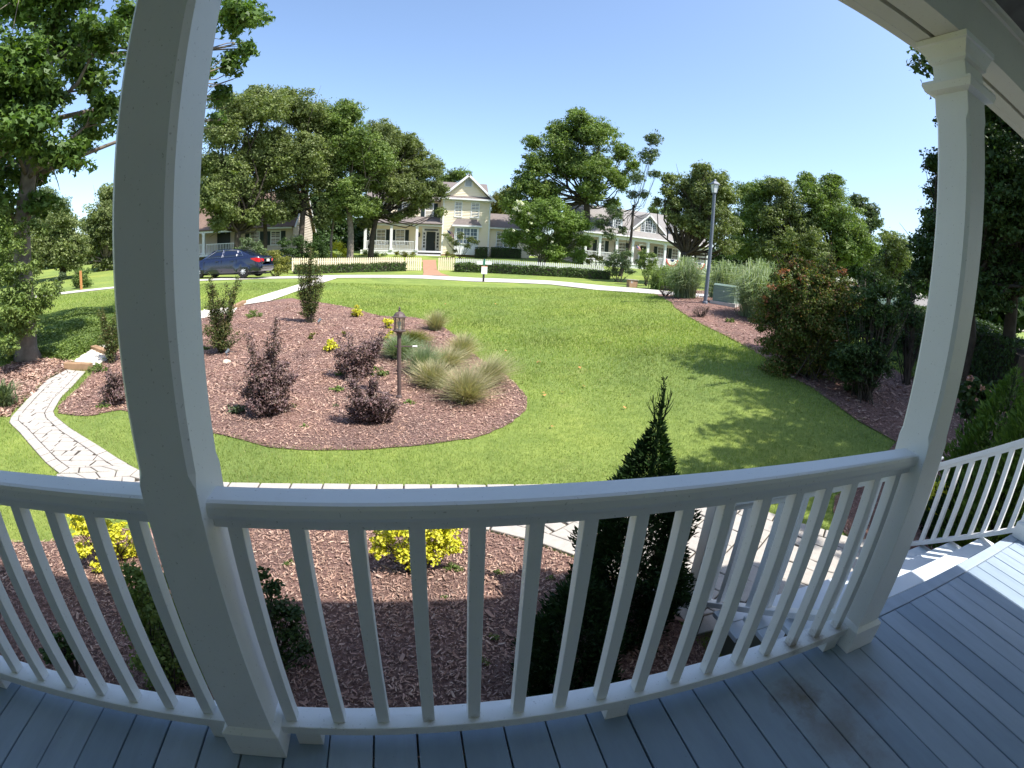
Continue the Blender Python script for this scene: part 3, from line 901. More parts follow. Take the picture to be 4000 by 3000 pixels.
# grass blades near the porch
GRASS = leafmat('grass_blade', [(.155, .23, .058), (.20, .275, .064), (.26, .325, .072), (.22, .29, .066), (.36, .36, .15)], .35, .6, .5)
def grass():
    rng = np.random.default_rng(8); n = 1500000
    r = 2.2 + 21 * rng.random(n)**1.35; a = rng.uniform(math.radians(-58), math.radians(62), n)
    x = C0[0] + r * np.sin(a); y = C0[1] + r * np.cos(a)
    k = rng.random(n) < .44; x, y, r = x[k], y[k], r[k]
    edge = rng.normal(0, .03, len(x))
    bad = (y < .2)
    for p, m in [(BED, .045), (RB, .045), (LB, .06), (NEAR, 0), (STRIP, 0), (WALK, 0), (ROADP, 0)]:
        inn = inpoly(x, y, p); d = distpoly(x, y, p); bad |= inn & (d > np.abs(edge) * m * 40)
    x, y, r = x[~bad], y[~bad], r[~bad]
    big = np.sin(x * .9 + 1.3 * np.sin(y * .7)) * np.sin(y * 1.1 + x * .3)
    h = (.032 + .004 * big) * rng.uniform(.6, 1.5, len(x)) * np.clip(r / 7, 1, 1.5); w = h * .72 * np.clip(r / 6, 1, 2.0)
    P = np.c_[x, y, T(x, y) - .003]
    V, F = scatter(TM_BLADE, P, rand_rot(rng, len(P), 3.), np.c_[w, h * 1.1, h], rng)
    # drop the lower quad for far blades: keep triangles only
    o = fast('grass', V, F, GRASS, kind='stuff'); tag(o, 'short bright green lawn grass in front of the porch', 'grass')
grass()
# fallen leaves on the lawn
def fallen():
    rng = np.random.default_rng(4); pts = [(2122,1541),(2265,1442),(2200,1540),(1825,1230),(1935,1190),(2040,1205),(1740,1190),(2126,1551),(2193,1537),(2157,1675),(2280,1515),(1975,1375),(1930,1235),(2100,1420),(2109,1419),(2440,1600),(2460,1550),(2500,1350),(2385,1345),(2040,1500)]
    L = plain('fallen_leaf', (.42, .20, .07), .8, .3, 3, island=.3)
    for i, p in enumerate(pts):
        q = ground(*p); V, F = scatter(TM_STAR, np.array([[q[0], q[1], q[2] + .04]]), rand_rot(rng, 1, 2), np.array([.055 + .03 * rng.random()]), rng)
        o = fast('fallen_leaf', V, F, L); tag(o, 'small dry orange brown leaf lying on the open lawn', 'leaf', 'dry leaves scattered on the lawn')
fallen()

# ================================================================ HOUSES ACROSS THE ROAD
CREAM = plain('cream_siding', (.84, .745, .565), .6, .04, 1.)
PALE = plain('pale_siding', (.62, .54, .46), .6, .05, 1.)
WTRIM = plain('white_trim', (.76, .77, .78), .5, .04, 1.)
SHGL = plain('brown_grey_shingle', (.17, .145, .135), .9, .22, 5, bscale=9, bstr=.5)
SHGL2 = plain('grey_roof_shingle', (.24, .225, .215), .9, .15, 5, bscale=9, bstr=.5)
SHUT = plain('dark_green_shutter', (.018, .03, .03), .5)
PANE = glassmat('window_glass', (.10, .14, .18), .12)
PANED = glassmat('dark_window_glass', (.035, .045, .05), .1)
DOORM = plain('black_green_door', (.012, .02, .02), .35)
BRK = plain('brick_wall', (.40, .26, .18), .9, .25, 8, bscale=25)


def siding(g, x0, x1, y, z0, z1, c=.165, axis='y', x0f=None, x1f=None):
    """lapped courses on a wall facing -y (axis y) or +x (axis x); x0f/x1f give sloping ends for gables"""
    z = z0
    while z < z1 - .01:
        t = min(z + c, z1)
        a0 = x0f(z) if x0f else x0; a1 = x1f(z) if x1f else x1; b0 = x0f(t) if x0f else x0; b1 = x1f(t) if x1f else x1
        if a1 > a0:
            if axis == 'y':
                g.add([(a0, y - .05, z), (a1, y - .05, z), (max(b1, b0), y, t), (b0, y, t)], [(0, 1, 2, 3)])
                g.add([(a0, y - .05, z), (a0, y, z), (a1, y, z), (a1, y - .05, z)], [(0, 1, 2, 3)])
            else:
                g.add([(y + .05, a0, z), (y + .05, a1, z), (y, max(b1, b0), t), (y, b0, t)], [(0, 1, 2, 3)])
                g.add([(y + .05, a0, z), (y, a0, z), (y, a1, z), (y + .05, a1, z)], [(0, 3, 2, 1)])
        z += c


def window(par, x0, x1, z0, z1, y, cols=2, rows=4, pane=None, casing=.09, shutters=False, mid=True, units=1):
    g = G(); c = casing
    g.box(x0 - c, x1 + c, y - .07, y - .02, z1, z1 + c + .02).box(x0 - c - .03, x1 + c + .03, y - .09, y - .02, z0 - c, z0)
    g.box(x0 - c, x0, y - .07, y - .02, z0, z1).box(x1, x1 + c, y - .07, y - .02, z0, z1)
    W = (x1 - x0) / units
    for u in range(units):
        a = x0 + u * W; b = a + W
        if u: g.box(a - .05, a + .05, y - .07, y - .02, z0, z1)
        if mid: g.box(a, b, y - .062, y - .022, (z0 + z1) / 2 - .03, (z0 + z1) / 2 + .03)
        for i in range(1, cols): g.box(a + W * i / cols - .014, a + W * i / cols + .014, y - .052, y - .03, z0, z1)
        for i in range(1, rows): g.box(a, b, y - .0515, y - .031, z0 + (z1 - z0) * i / rows - .014, z0 + (z1 - z0) * i / rows + .014)
    w = g.obj('window', WTRIM, par)
    G().box(x0, x1, y - .0295, y - .0275, z0, z1).obj('pane', pane or PANE, w)
    if shutters:
        sw = .42
        for s0 in (x0 - c - sw - .02, x1 + c + .02): G().box(s0, s0 + sw, y - .07, y - .03, z0 - .05, z1 + .05).obj('shutter', SHUT, par)


def rail(par, x0, x1, y, z, h=.9, step=.13):
    g = G().box(x0, x1, y - .03, y + .03, z + h - .06, z + h).box(x0, x1, y - .02, y + .02, z + .08, z + .13)
    x = x0 + step / 2
    while x < x1: g.box(x - .02, x + .02, y - .018, y + .018, z + .131, z + h - .061); x += step
    g.obj('railing', WTRIM, par)


def column(par, x, y, z0, z1, r=.14):
    G().box(x - r * 1.25, x + r * 1.25, y - r * 1.25, y + r * 1.25, z0, z0 + .16).box(x - r, x + r, y - r, y + r, z0 + .161, z1 - .14).box(x - r * 1.2, x + r * 1.2, y - r * 1.2, y + r * 1.2, z1 - .139, z1).obj('column', WTRIM, par)


def roofslab(g, pts, th=.14):
    """pts: 4 corners (top surface), thickened downward"""
    P = [np.array(p, float) for p in pts]; n = np.cross(P[1] - P[0], P[3] - P[0]); n /= np.linalg.norm(n)
    if n[2] < 0: n = -n
    Q = [p - n * th for p in P]; k = len(P)
    g.add(P + Q, [tuple(range(k)), tuple(range(2 * k - 1, k - 1, -1))] + [(i, k + i, k + (i + 1) % k, (i + 1) % k) for i in range(k)])


def flag(x, y, z, L, Hh, dirx, name, label, cat='flag', ang=-40):
    """striped flag hanging from a slanted staff"""
    R_ = plain('flag_red', (.55, .05, .05), .8) if 'flag_red' not in MATS else MATS['flag_red']
    W_ = plain('flag_white', (.75, .73, .70), .8) if 'flag_white' not in MATS else MATS['flag_white']
    B_ = plain('flag_blue', (.03, .05, .16), .8) if 'flag_blue' not in MATS else MATS['flag_blue']
    t = thing(name, label, cat, (x, y, z))
    a = math.radians(ang); ca, sa = math.cos(a), math.sin(a)
    G().tube([(x, y, z), (x + dirx * .75, y - .5, z + .55)], .015, 6).obj('staff', WTRIM, t)
    g = G(); ns, nl = 13, 10
    def Pt(u, v):
        # u along length (0..L), v across (0..Hh)
        X = x + dirx * (.05 + .50 * u / L * 0 + v * .55) + dirx * u * .55; Z = z + .35 - v * .15 - u * .72; Y = y - .25 + .05 * math.sin(u * 9 + v * 3)
        return (X, Y, Z)
    for i in range(ns):
        for j in range(nl):
            u0, u1 = L * j / nl, L * (j + 1) / nl; v0, v1 = Hh * i / ns, Hh * (i + 1) / ns
            m = 2 if (i < 7 and j < 4) else (0 if i % 2 == 0 else 1)
            g.add([Pt(u0, v0), Pt(u1, v0), Pt(u1, v1), Pt(u0, v1)], [(0, 1, 2, 3)], m)
    fo = g.obj('cloth', [R_, W_, B_], t)
    return t


def house1():
    h = thing('cream_house', 'cream two storey house with a sharp white trimmed front gable and a bay window', 'house', (3, 54, 1.7))
    zb = 1.5
    g = G(); siding(g, 2.84, 7.96, 51, 1.95, 8.0); siding(g, 2.84, 7.96, 51, 8.0, 10.5, x0f=lambda z: 2.84 + (z - 8.0) * 2.56 / 2.65, x1f=lambda z: 7.96 - (z - 8.0) * 2.56 / 2.65)
    siding(g, 51, 57, 7.96, 1.95, 8.0, axis='x')
    g.box(2.86, 7.94, 51.001, 60, zb, 8.0); g.prism([(2.86, 8.0), (7.94, 8.0), (5.4, 10.55)], 51.001, 56)
    g.obj('front_wing_wall', CREAM, h)
    G().box(2.84, 7.96, 50.96, 51.0, zb, 1.95).obj('foundation', BRK, h)
    # corner boards, frieze
    G().box(2.80, 2.96, 50.955, 50.975, 1.9, 8.0).box(7.84, 8.0, 50.955, 50.975, 1.9, 8.0).box(2.7, 8.2, 50.93, 50.974, 7.72, 7.98).obj('corner_board', WTRIM, h)
    # pent roof over the upper windows
    g = G(); roofslab(g, [(2.5, 50.55, 8.02), (8.3, 50.55, 8.02), (8.1, 51.05, 8.42), (2.7, 51.05, 8.42)], .06); g.obj('pent_roof', SHGL, h)
    G().box(2.45, 8.35, 50.48, 50.56, 7.86, 8.03).obj('eave_board', WTRIM, h)
    # gable roof slabs and rakes
    g = G()
    for s in (-1, 1):
        roofslab(g, [(5.4, 50.5, 10.78), (5.4 + s * 3.05, 50.5, 7.88), (5.4 + s * 3.05, 57, 7.88), (5.4, 57, 10.78)], .1)
    g.obj('gable_roof', SHGL, h)
    g = G()
    for s in (-1, 1): g.beam((5.4 - s * .05, 50.47, 10.62), (5.4 + s * 3.05, 50.47, 7.80), .08, .22, (0, -1, 0) if False else (0, 0, 1))
    g.obj('rake_board', WTRIM, h)
    # gable vent
    g = G().box(5.0, 5.85, 50.92, 50.97, 9.35, 10.25)
    g.prism([(5.0, 10.2501), (5.85, 10.2501), (5.42, 10.5)], 50.92, 50.97); v = g.obj('gable_vent', WTRIM, h)
    g = G()
    for i in range(9): g.box(5.1, 5.75, 50.885, 50.918, 9.45 + i * .085, 9.5 + i * .085)
    g.obj('louvre', plain('grey_louvre', (.35, .38, .42), .6), v)
    window(h, 4.15, 4.80, 6.05, 7.6, 51, 2, 4); window(h, 5.92, 6.68, 6.05, 7.6, 51, 2, 4)
    # bay window
    G().box(4.15, 6.75, 50.42, 50.99, 1.9, 5.0).obj('bay', WTRIM, h)
    g = G(); roofslab(g, [(3.85, 50.15, 5.12), (7.0, 50.15, 5.12), (6.5, 51.0, 5.85), (4.35, 51.0, 5.85)], .08)
    g.add([(3.85, 50.15, 5.1), (4.35, 51, 5.85), (3.85, 51, 5.1)], [(0, 1, 2)]); g.add([(7.0, 50.15, 5.1), (6.5, 51, 5.85), (7.0, 51, 5.1)], [(0, 2, 1)]); g.obj('bay_roof', SHGL, h)
    G().box(3.82, 7.03, 50.1, 50.2, 4.92, 5.1).box(3.9, 6.95, 50.2, 50.98, 4.94, 5.04).obj('bay_cornice', WTRIM, h)
    window(h, 4.38, 6.55, 3.15, 4.75, 50.42, 2, 4, units=3)
    # main body
    g = G(); siding(g, -5.2, 2.84, 53.5, 2.2, 8.0); siding(g, 2.6, 2.84, 51.5, 2.2, 8.0); g.box(-5.2, 2.85, 53.501, 61, zb, 8.0); g.obj('main_wall', CREAM, h)
    g = G(); roofslab(g, [(-5.7, 52.9, 7.95), (8.25, 53.2, 7.95), (8.25, 57, 10.75), (-5.7, 57, 10.75)], .12); roofslab(g, [(-5.7, 61, 7.95), (8.25, 61, 7.95), (8.25, 57, 10.75), (-5.7, 57, 10.75)], .12); g.obj('main_roof', SHGL, h)
    for a in (-4.2, -1.6, 1.0): window(h, a, a + .8, 6.0, 7.6, 53.5, 2, 4, shutters=True)
    # porch
    G().box(-5.9, 2.8, 50.9, 53.49, 2.02, 2.2).box(-5.9, .3, 50.92, 50.95, zb, 2.0).obj('porch_floor', WTRIM, h)
    g = G(); roofslab(g, [(-6.1, 50.6, 5.14), (2.83, 50.6, 5.14), (2.83, 53.5, 6.1), (-5.6, 53.5, 6.1)], .12); g.obj('porch_roof', SHGL, h)
    G().box(-6.0, 2.8, 50.75, 51.0, 4.86, 5.04).box(-6.0, 2.8, 51.0, 53.4, 4.98, 5.03).obj('porch_beam', WTRIM, h)
    for x in (-5.4, -2.6, .15): column(h, x, 50.98, 2.2, 4.86)
    rail(h, -5.25, -2.75, 50.98, 2.2, 1.0, .17); rail(h, -2.45, 0, 50.98, 2.2, 1.0, .17)
    g = G()
    for k in range(5): g.box(.15, 2.75, 50.85 - .3 * (k + 1), 50.85 - .3 * k, zb - .3, 2.03 - .17 * (k + 1) - .04)
    g.obj('porch_step_riser', WTRIM, h)
    for k in range(5): G().box(.1, 2.8, 50.83 - .3 * (k + 1), 50.86 - .3 * k, 2.03 - .17 * (k + 1) - .039, 2.03 - .17 * (k + 1)).obj('porch_step', plain('step_tread', (.45, .42, .42), .8) if k == 0 else MATS['step_tread'], h)
    d = G().box(1.2, 2.23, 53.40, 53.44, 2.2, 4.4).obj('door', DOORM, h)
    G().box(2.12, 2.16, 53.36, 53.395, 3.2, 3.3).obj('handle', plain('brass', (.5, .35, .1), .3, metal=1.), d)
    g = G().box(.72, 1.19, 53.42, 53.47, 2.2, 4.45).box(2.24, 2.74, 53.42, 53.47, 2.2, 4.45).box(.70, 2.76, 53.41, 53.47, 4.45, 4.9); dw = g.obj('door_surround', WTRIM, h)
    for xa in (.85, 2.38):
        for i in range(5): G().box(xa, xa + .22, 53.40, 53.418, 2.6 + i * .36, 2.88 + i * .36).obj('sidelight', PANED, dw)
    G().box(.95, 2.5, 53.39, 53.409, 4.52, 4.72).obj('transom', PANED, dw)
    for a in (-4.35, -2.2): window(h, a, a + .9, 2.9, 4.5, 53.5, 2, 4, PANED, shutters=True)
    G().lathe([(.05, 0), (.12, .08), (.14, .4), (.03, .55)], (.35, 53.3, 3.75), 8).obj('wall_lantern', SHUT, h)
    # right wing
    g = G(); siding(g, 8.0, 12.8, 52, 1.95, 5.15); g.box(8.0, 12.78, 52.001, 58, zb, 5.15); siding(g, 52, 58, 12.78, 1.95, 5.15, axis='x'); g.obj('right_wing_wall', CREAM, h)
    g = G(); roofslab(g, [(7.99, 51.6, 5.12), (13.1, 51.6, 5.12), (13.1, 55, 7.0), (7.99, 55, 7.0)], .12); roofslab(g, [(7.99, 58.4, 5.12), (13.1, 58.4, 5.12), (13.1, 55, 7.0), (7.99, 55, 7.0)], .12); g.obj('wing_roof', SHGL, h)
    G().box(7.99, 13.1, 51.53, 51.6, 4.95, 5.12).obj('gutter', WTRIM, h)
    window(h, 9.0, 11.3, 3.02, 4.62, 52, 2, 4, PANED, units=3)
    flag(3.25, 50.8, 4.15, 1.25, .95, 1, 'flag', 'striped flag on a slanted staff at the front corner of the cream house')
    # front garden clipped hedges stand free: built with the planting


def house3():
    h = thing('long_porch_house', 'long pale house with grey roof, three front dormers and a full width columned porch', 'house', (24, 50, 2))
    yw = 47.2
    g = G(); siding(g, 17.2, 31.6, yw, 2.2, 5.2); g.box(17.2, 31.6, yw + .001, 55, 1.3, 5.2); g.obj('wall', PALE, h)
    G().prism([(45.2, 5.0), (55, 5.0), (50.2, 8.4)], 31.0, 31.6, 'x').box(31.601, 31.62, 45.4, 55, 2.2, 5.0).obj('end_wall', WTRIM, h)
    g = G(); roofslab(g, [(16.4, 44.6, 5.0), (32.0, 44.6, 5.0), (32.0, 50.2, 8.45), (16.4, 50.2, 8.45)], .12); roofslab(g, [(16.4, 55.6, 5.0), (32, 55.6, 5.0), (32, 50.2, 8.45), (16.4, 50.2, 8.45)], .12); g.obj('main_roof', SHGL2, h)
    G().box(16.4, 32.0, 44.5, 44.6, 4.86, 5.0).box(16.7, 31.9, 44.9, 45.15, 4.52, 4.86).box(16.7, 31.9, 45.15, yw - .02, 4.8, 4.85).obj('porch_beam', WTRIM, h)
    G().box(16.8, 31.9, 44.85, yw - .01, 1.98, 2.14).obj('porch_floor', WTRIM, h)
    G().box(16.85, 31.85, 44.9, 44.95, 1.2, 1.979).obj('porch_skirt', plain('porch_skirt_paint', (.55, .58, .56), .7), h)
    for x in (16.95, 18.5, 20.4, 22.25, 24.03, 26.15, 27.97, 29.75, 31.7): column(h, x, 45.0, 2.14, 4.52, .12)
    for a, b in ((17.1, 18.35), (18.65, 20.25), (20.55, 22.1), (24.2, 26.0), (26.3, 27.8), (28.1, 29.6), (29.9, 31.55)): rail(h, a, b, 45.0, 2.14, .92, .15)
    for a, b, s in ((19.75, 20.3, 1), (20.9, 21.5, 1), (25.6, 26.15, 0), (27.0, 27.6, 1), (29.0, 29.5, 1), (30.9, 31.2, 0)): pass
    for a in (19.1, 21.6, 26.45, 28.35, 30.3): window(h, a, a + .78, 2.95, 4.3, yw, 2, 4, PANED, shutters=True, casing=.07)
    G().box(24.2, 25.2, yw - .07, yw - .03, 2.14, 4.2).obj('door', DOORM, h)
    G().box(24.0, 24.19, yw - .09, yw - .03, 2.14, 4.3).box(25.21, 25.4, yw - .09, yw - .03, 2.14, 4.3).box(24.0, 25.4, yw - .0901, yw - .03, 4.301, 4.45).obj('door_surround', WTRIM, h)
    # central gable dormer
    yg = 45.75
    def L(z): return 21.75 + (z - 5.35) * 2.45 / 2.2
    g = G(); siding(g, 0, 0, yg, 5.35, 7.45, x0f=lambda z: L(z), x1f=lambda z: 48.55 - L(z)); g.prism([(21.8, 5.3), (26.75, 5.3), (24.28, 7.5)], yg + .001, 49.5); g.obj('gable_wall', PALE, h)
    g = G()
    for s in (-1, 1): roofslab(g, [(24.28, yg - .25, 7.72), (24.28 + s * 2.95, yg - .25, 5.05), (24.28 + s * 2.95, 46.2, 5.05), (24.28, 49.6, 7.72)], .1)
    g.obj('gable_roof', SHGL2, h)
    g = G()
    for s in (-1, 1): g.beam((24.28, yg - .27, 7.58), (24.28 + s * 2.9, yg - .27, 4.98), .06, .16)
    g.obj('rake_board', WTRIM, h)
    # three part round headed window
    def arch(x0, x1, z0, zs, fr=.09, rows=4, cols=3):
        r = (x1 - x0) / 2; cx = (x0 + x1) / 2
        pts = [(x0 - fr, z0 - fr), (x1 + fr, z0 - fr)] + [(cx + (r + fr) * math.cos(t), zs + (r + fr) * math.sin(t)) for t in np.linspace(0, PI, 13)]
        w = G().prism(pts, yg - .075, yg - .03).obj('arched_window', WTRIM, h)
        pin = [(x0, z0), (x1, z0)] + [(cx + r * math.cos(t), zs + r * math.sin(t)) for t in np.linspace(0, PI, 13)]
        G().prism(pin, yg - .083, yg - .0755).obj('pane', PANED, w)
        g = G()
        for i in range(1, cols): g.box(x0 + (x1 - x0) * i / cols - .014, x0 + (x1 - x0) * i / cols + .014, yg - .095, yg - .084, z0, zs + r * .7)
        for i in range(1, rows + 1): g.box(x0, x1, yg - .0945, yg - .0835, z0 + (zs - z0) * i / rows - .014, z0 + (zs - z0) * i / rows + .014)
        g.obj('glazing_bar', WTRIM, w)
    arch(23.93, 24.68, 5.72, 6.85, cols=4); arch(23.45, 23.80, 5.72, 6.50, cols=2, fr=.06); arch(24.82, 25.17, 5.72, 6.50, cols=2, fr=.06)
    for cx in (20.7, 28.0):
        d = G().box(cx - .55, cx + .55, 45.8, 48.5, 5.3, 6.75).prism([(cx - .55, 6.7501), (cx + .55, 6.7501), (cx, 7.2)], 45.8, 48.5).obj('dormer', WTRIM, h)
        g = G()
        for s in (-1, 1): roofslab(g, [(cx, 45.6, 7.32), (cx + s * .78, 45.6, 6.62), (cx + s * .78, 49, 6.62), (cx, 49, 7.32)], .06)
        g.obj('dormer_roof', SHGL2, d)
        window(h, cx - .3, cx + .3, 5.55, 6.65, 45.8, 2, 4, PANED, casing=.05)
    # bunting on the porch railing
    def bunting(x0, x1, lab):
        R_, W_, B_ = MATS['flag_red'], MATS['flag_white'], MATS['flag_blue']
        g = G(); n = 14; cx = (x0 + x1) / 2; rx = (x1 - x0) / 2
        for k, (ra, rb, m) in enumerate(((0, .34, 2), (.34, .8, 1), (.8, 1., 0))):
            for i in range(n):
                t0, t1 = PI + PI * i / n, PI + PI * (i + 1) / n
                q = lambda r, t, j: (cx + rx * r * math.cos(t), 44.87 - .03 * ((i + j) % 2), 3.02 + .78 * r * math.sin(t))
                g.add([q(ra, t0, 0), q(rb, t0, 0), q(rb, t1, 1), q(ra, t1, 1)], [(0, 1, 2, 3)], m)
        o = g.obj('bunting', [R_, W_, B_]); tag(o, lab, 'bunting', 'half round bunting on the porch railing')
    bunting(26.3, 27.85, 'red white and blue half round bunting on the railing right of the porch steps')
    bunting(29.95, 31.4, 'red white and blue half round bunting behind the forked tree trunk')
    flag(22.3, 44.8, 3.75, 1.1, .8, 1, 'flag', 'dark red and white flag hanging from a column of the long porch')


def house2():
    h = thing('shaded_house', 'pale house with brown roof mostly hidden behind the oaks above the parked car', 'house', (-17, 45, 1.7))
    g = G(); siding(g, -24, -11, 42, 1.9, 4.4); g.box(-24, -11.02, 42.001, 50, 1.2, 4.4)
    siding(g, 42, 50, -11.0, 1.9, 4.4, axis='x'); siding(g, 42, 50, -11.0, 4.4, 7.6, axis='x', x0f=lambda z: 42 + (z - 4.4) * 4 / 3.4, x1f=lambda z: 50 - (z - 4.4) * 4 / 3.4)
    g.prism([(42, 4.4), (50, 4.4), (46, 7.7)], -24, -11.02, 'x'); g.obj('wall', PALE, h)
    g = G(); roofslab(g, [(-24.3, 41.5, 4.15), (-10.7, 41.5, 4.15), (-10.7, 46, 7.95), (-24.3, 46, 7.95)], .12); roofslab(g, [(-24.3, 50.5, 4.15), (-10.7, 50.5, 4.15), (-10.7, 46, 7.95), (-24.3, 46, 7.95)], .12)
    roofslab(g, [(-24, 39.6, 4.0), (-15.2, 39.6, 4.0), (-15.2, 42, 4.9), (-24, 42, 4.9)], .1); g.obj('roof', plain('brown_shingle', (.17, .115, .09), .9, .25, 5), h)
    G().beam((-10.68, 41.5, 4.05), (-10.68, 46, 7.85), .06, .2).beam((-10.68, 50.5, 4.05), (-10.68, 46, 7.85), .06, .2).obj('rake_board', WTRIM, h)
    G().box(-24, -15.2, 39.7, 39.9, 3.75, 3.95).box(-13.4, -11, 41.5, 41.58, 3.98, 4.12).obj('eave_board', WTRIM, h)
    G().box(-24, -15.2, 39.7, 41.98, 1.7, 1.9).obj('porch_floor', WTRIM, h)
    for x in (-21.5, -18.7, -15.5): column(h, x, 39.85, 1.9, 3.75, .12)
    rail(h, -18.5, -15.7, 39.85, 1.9, .9, .15); rail(h, -21.3, -18.9, 39.85, 1.9, .9, .15)
    G().box(-18.3, -17.0, 41.9, 41.96, 1.9, 3.9).obj('door', DOORM, h)
    for a in (-15.0, -13.0): window(h, a, a + .8, 2.6, 3.75, 42, 2, 4, PANED, shutters=True)


def house4():
    c = at_d(3530, 1180, 92); d = Vector((c[0], c[1], 0)); a = math.atan2(c[0] - C0[0], c[1] - C0[1])
    BL = plain('pale_blue_siding', (.50, .56, .60), .7, .05)
    h = thing('blue_house', 'pale blue house with white garage doors seen through the far right shrubs', 'house', (0, 0, 0))
    def xf(o):
        o.matrix_parent_inverse = Matrix.Identity(4); return o
    g = G(); g.box(-4.2, 1.0, 0, 7, -.5, 4.4).prism([(-4.2, 4.4), (1.0, 4.4), (-1.6, 6.6)], 0, 7); xf(g.obj('wall', BL, h))
    xf(G().box(1.01, 10.0, 1.2, 7, -.5, 2.9).obj('garage_wall', WTRIM, h))
    for x in (1.8, 5.2):
        gd = xf(G().box(x, x + 2.6, 1.12, 1.19, 0, 2.2).obj('garage_door', plain('garage_white', (.7, .7, .68), .6) if x < 2 else MATS['garage_white'], h))
        for i in range(4): xf(G().box(x + .15 + i * .6, x + .6 + i * .6, 1.10, 1.118, 1.65, 1.95).obj('pane', PANED, gd))
    g = G()
    for s in (-1, 1): roofslab(g, [(-1.6, -.5, 6.8), (-1.6 + s * 3.1, -.5, 4.15), (-1.6 + s * 3.1, 7.3, 4.15), (-1.6, 7.3, 6.8)], .1)
    roofslab(g, [(1.0, .8, 2.85), (10.4, .8, 2.85), (10.4, 4.2, 4.8), (1.0, 4.2, 4.8)], .1); xf(g.obj('roof', SHGL2, h))
    for x in (-3.4, -1.0):
        for z in (.9, 3.2):
            g = G().box(x - .08, x + .88, -.05, -.01, z - .08, z + 1.38); w = xf(g.obj('window', WTRIM, h)); xf(G().box(x, x + .8, -.07, -.051, z, z + 1.3).obj('pane', PANED, w))
    h.location = (c[0], c[1], Tz(c[0], c[1]) - .1); h.rotation_euler = (0, 0, -a * .75)


house1(); house3(); house2(); house4()

# ---------------------------------------------------------------- picket fences and clipped hedges
PICK = plain('cream_picket_paint', (.75, .63, .44), .6, .06, 3.)
PICKW = plain('white_picket_paint', (.76, .74, .68), .6, .05, 3.)


def fence(pts, label, mat, hgt, split=None):
    """pts: ground pixels of the fence foot with its distance; evenly spaced pickets"""
    W = [at_d(px, py, D) for px, py, D in pts]
    f = thing('picket_fence', label, 'fence', tuple(W[0]), 'picket fences in front of the cream house')
    L = [0]
    for a, b in zip(W[:-1], W[1:]): L.append(L[-1] + math.hypot(b[0] - a[0], b[1] - a[1]))
    n = int(L[-1] / .165); me = None
    def P(s):
        i = min(max(np.searchsorted(L, s) - 1, 0), len(W) - 2); t = (s - L[i]) / (L[i + 1] - L[i]); return W[i] * (1 - t) + W[i + 1] * t, W[i + 1] - W[i]
    base = [(-.058, 0), (.058, 0), (.058, hgt - .07), (.03, hgt - .012), (0, hgt), (-.03, hgt - .012), (-.058, hgt - .07)]
    for i in range(n):
        p, d = P(.08 + i * .165); ang = math.atan2(d[1], d[0])
        if me is None: o = G().prism(base, -.011, .011).obj('picket', mat, f); me = o.data
        else: o = bpy.data.objects.new('picket', me); link(o, f)
        o.location = (p[0], p[1], p[2]); o.rotation_euler = (0, 0, ang)
    for k, (a, b) in enumerate(zip(W[:-1], W[1:])):
        for hh in (.25, hgt - .28):
            d = np.array([-(b - a)[1], (b - a)[0], 0]); d = d / np.linalg.norm(d) * .035
            G().beam(a + d + (0, 0, hh), b + d + (0, 0, hh), .035, .07).obj('fence_rail', mat, f)
    return f


fence([(1139,1061,36), (1250,1060,36.6), (1400,1057,37.2), (1520,1054,37.6), (1580,1055,37.8)], 'cream picket fence left of the brick walk rising behind the low hedge', PICK, 1.0)
fence([(1582,1055.5,37.8), (1649,1056.5,38.0)], 'short cream picket fence panel left of the brick walk clear of the hedge', PICK, 1.03)
fence([(1710,1056,38), (1775,1056,38)], 'short cream picket fence panel right of the brick walk clear of the hedge', PICK, 1.03)
fence([(1777,1057,38), (1900,1063,37.6), (2050,1071,37), (2200,1078,37.2), (2362,1088,37.4)], 'white picket fence running right behind the long hedge to the bushy shrub', PICKW, 1.0)

LEAF_DK = leafmat('dark_green_leaf', [(.026, .052, .016), (.042, .08, .022), (.062, .11, .03), (.04, .07, .026)], .24)
LEAF_OAK = leafmat('oak_leaf', [(.10, .135, .05), (.145, .185, .07), (.21, .245, .092), (.125, .16, .062)], .3)
LEAF_MID = leafmat('green_leaf', [(.09, .145, .04), (.135, .195, .055), (.20, .265, .075), (.115, .17, .052)], .32)
LEAF_GUM = leafmat('sweetgum_leaf', [(.045, .09, .02), (.075, .14, .03), (.12, .19, .04), (.06, .115, .026), (.10, .165, .035)], .32, .5, spec=.28)
LEAF_YEL = leafmat('yellow_leaf', [(.55, .52, .03), (.72, .66, .05), (.38, .44, .03), (.80, .74, .12), (.62, .60, .05)], .25, .5)
LEAF_YG = leafmat('yellow_green_leaf', [(.16, .17, .03), (.22, .22, .05), (.10, .13, .025), (.28, .26, .09)], .3)
LEAF_PUR = leafmat('purple_leaf', [(.13, .085, .095), (.20, .13, .14), (.27, .19, .195), (.10, .065, .07), (.18, .11, .11), (.21, .17, .14), (.25, .13, .13)], .15, .5)
LEAF_RED = leafmat('red_tip_leaf', [(.065, .11, .028), (.10, .15, .035), (.14, .18, .04), (.18, .17, .045), (.09, .13, .03), (.13, .15, .04), (.34, .15, .09)], .3)
LEAF_BLU = leafmat('grey_green_leaf', [(.075, .115, .055), (.11, .155, .075), (.15, .195, .095), (.09, .125, .065)], .25)
LEAF_ARB = leafmat('arborvitae_spray', [(.010, .028, .008), (.018, .045, .011), (.028, .062, .014)], .12, .6)
LEAF_HEDGE = leafmat('hedge_leaf', [(.045, .08, .02), (.07, .115, .03), (.10, .15, .04)], .2)
SPIKE = leafmat('ornamental_blade', [(.16, .23, .12), (.23, .30, .17), (.33, .38, .25), (.13, .20, .09)], .3, .5)
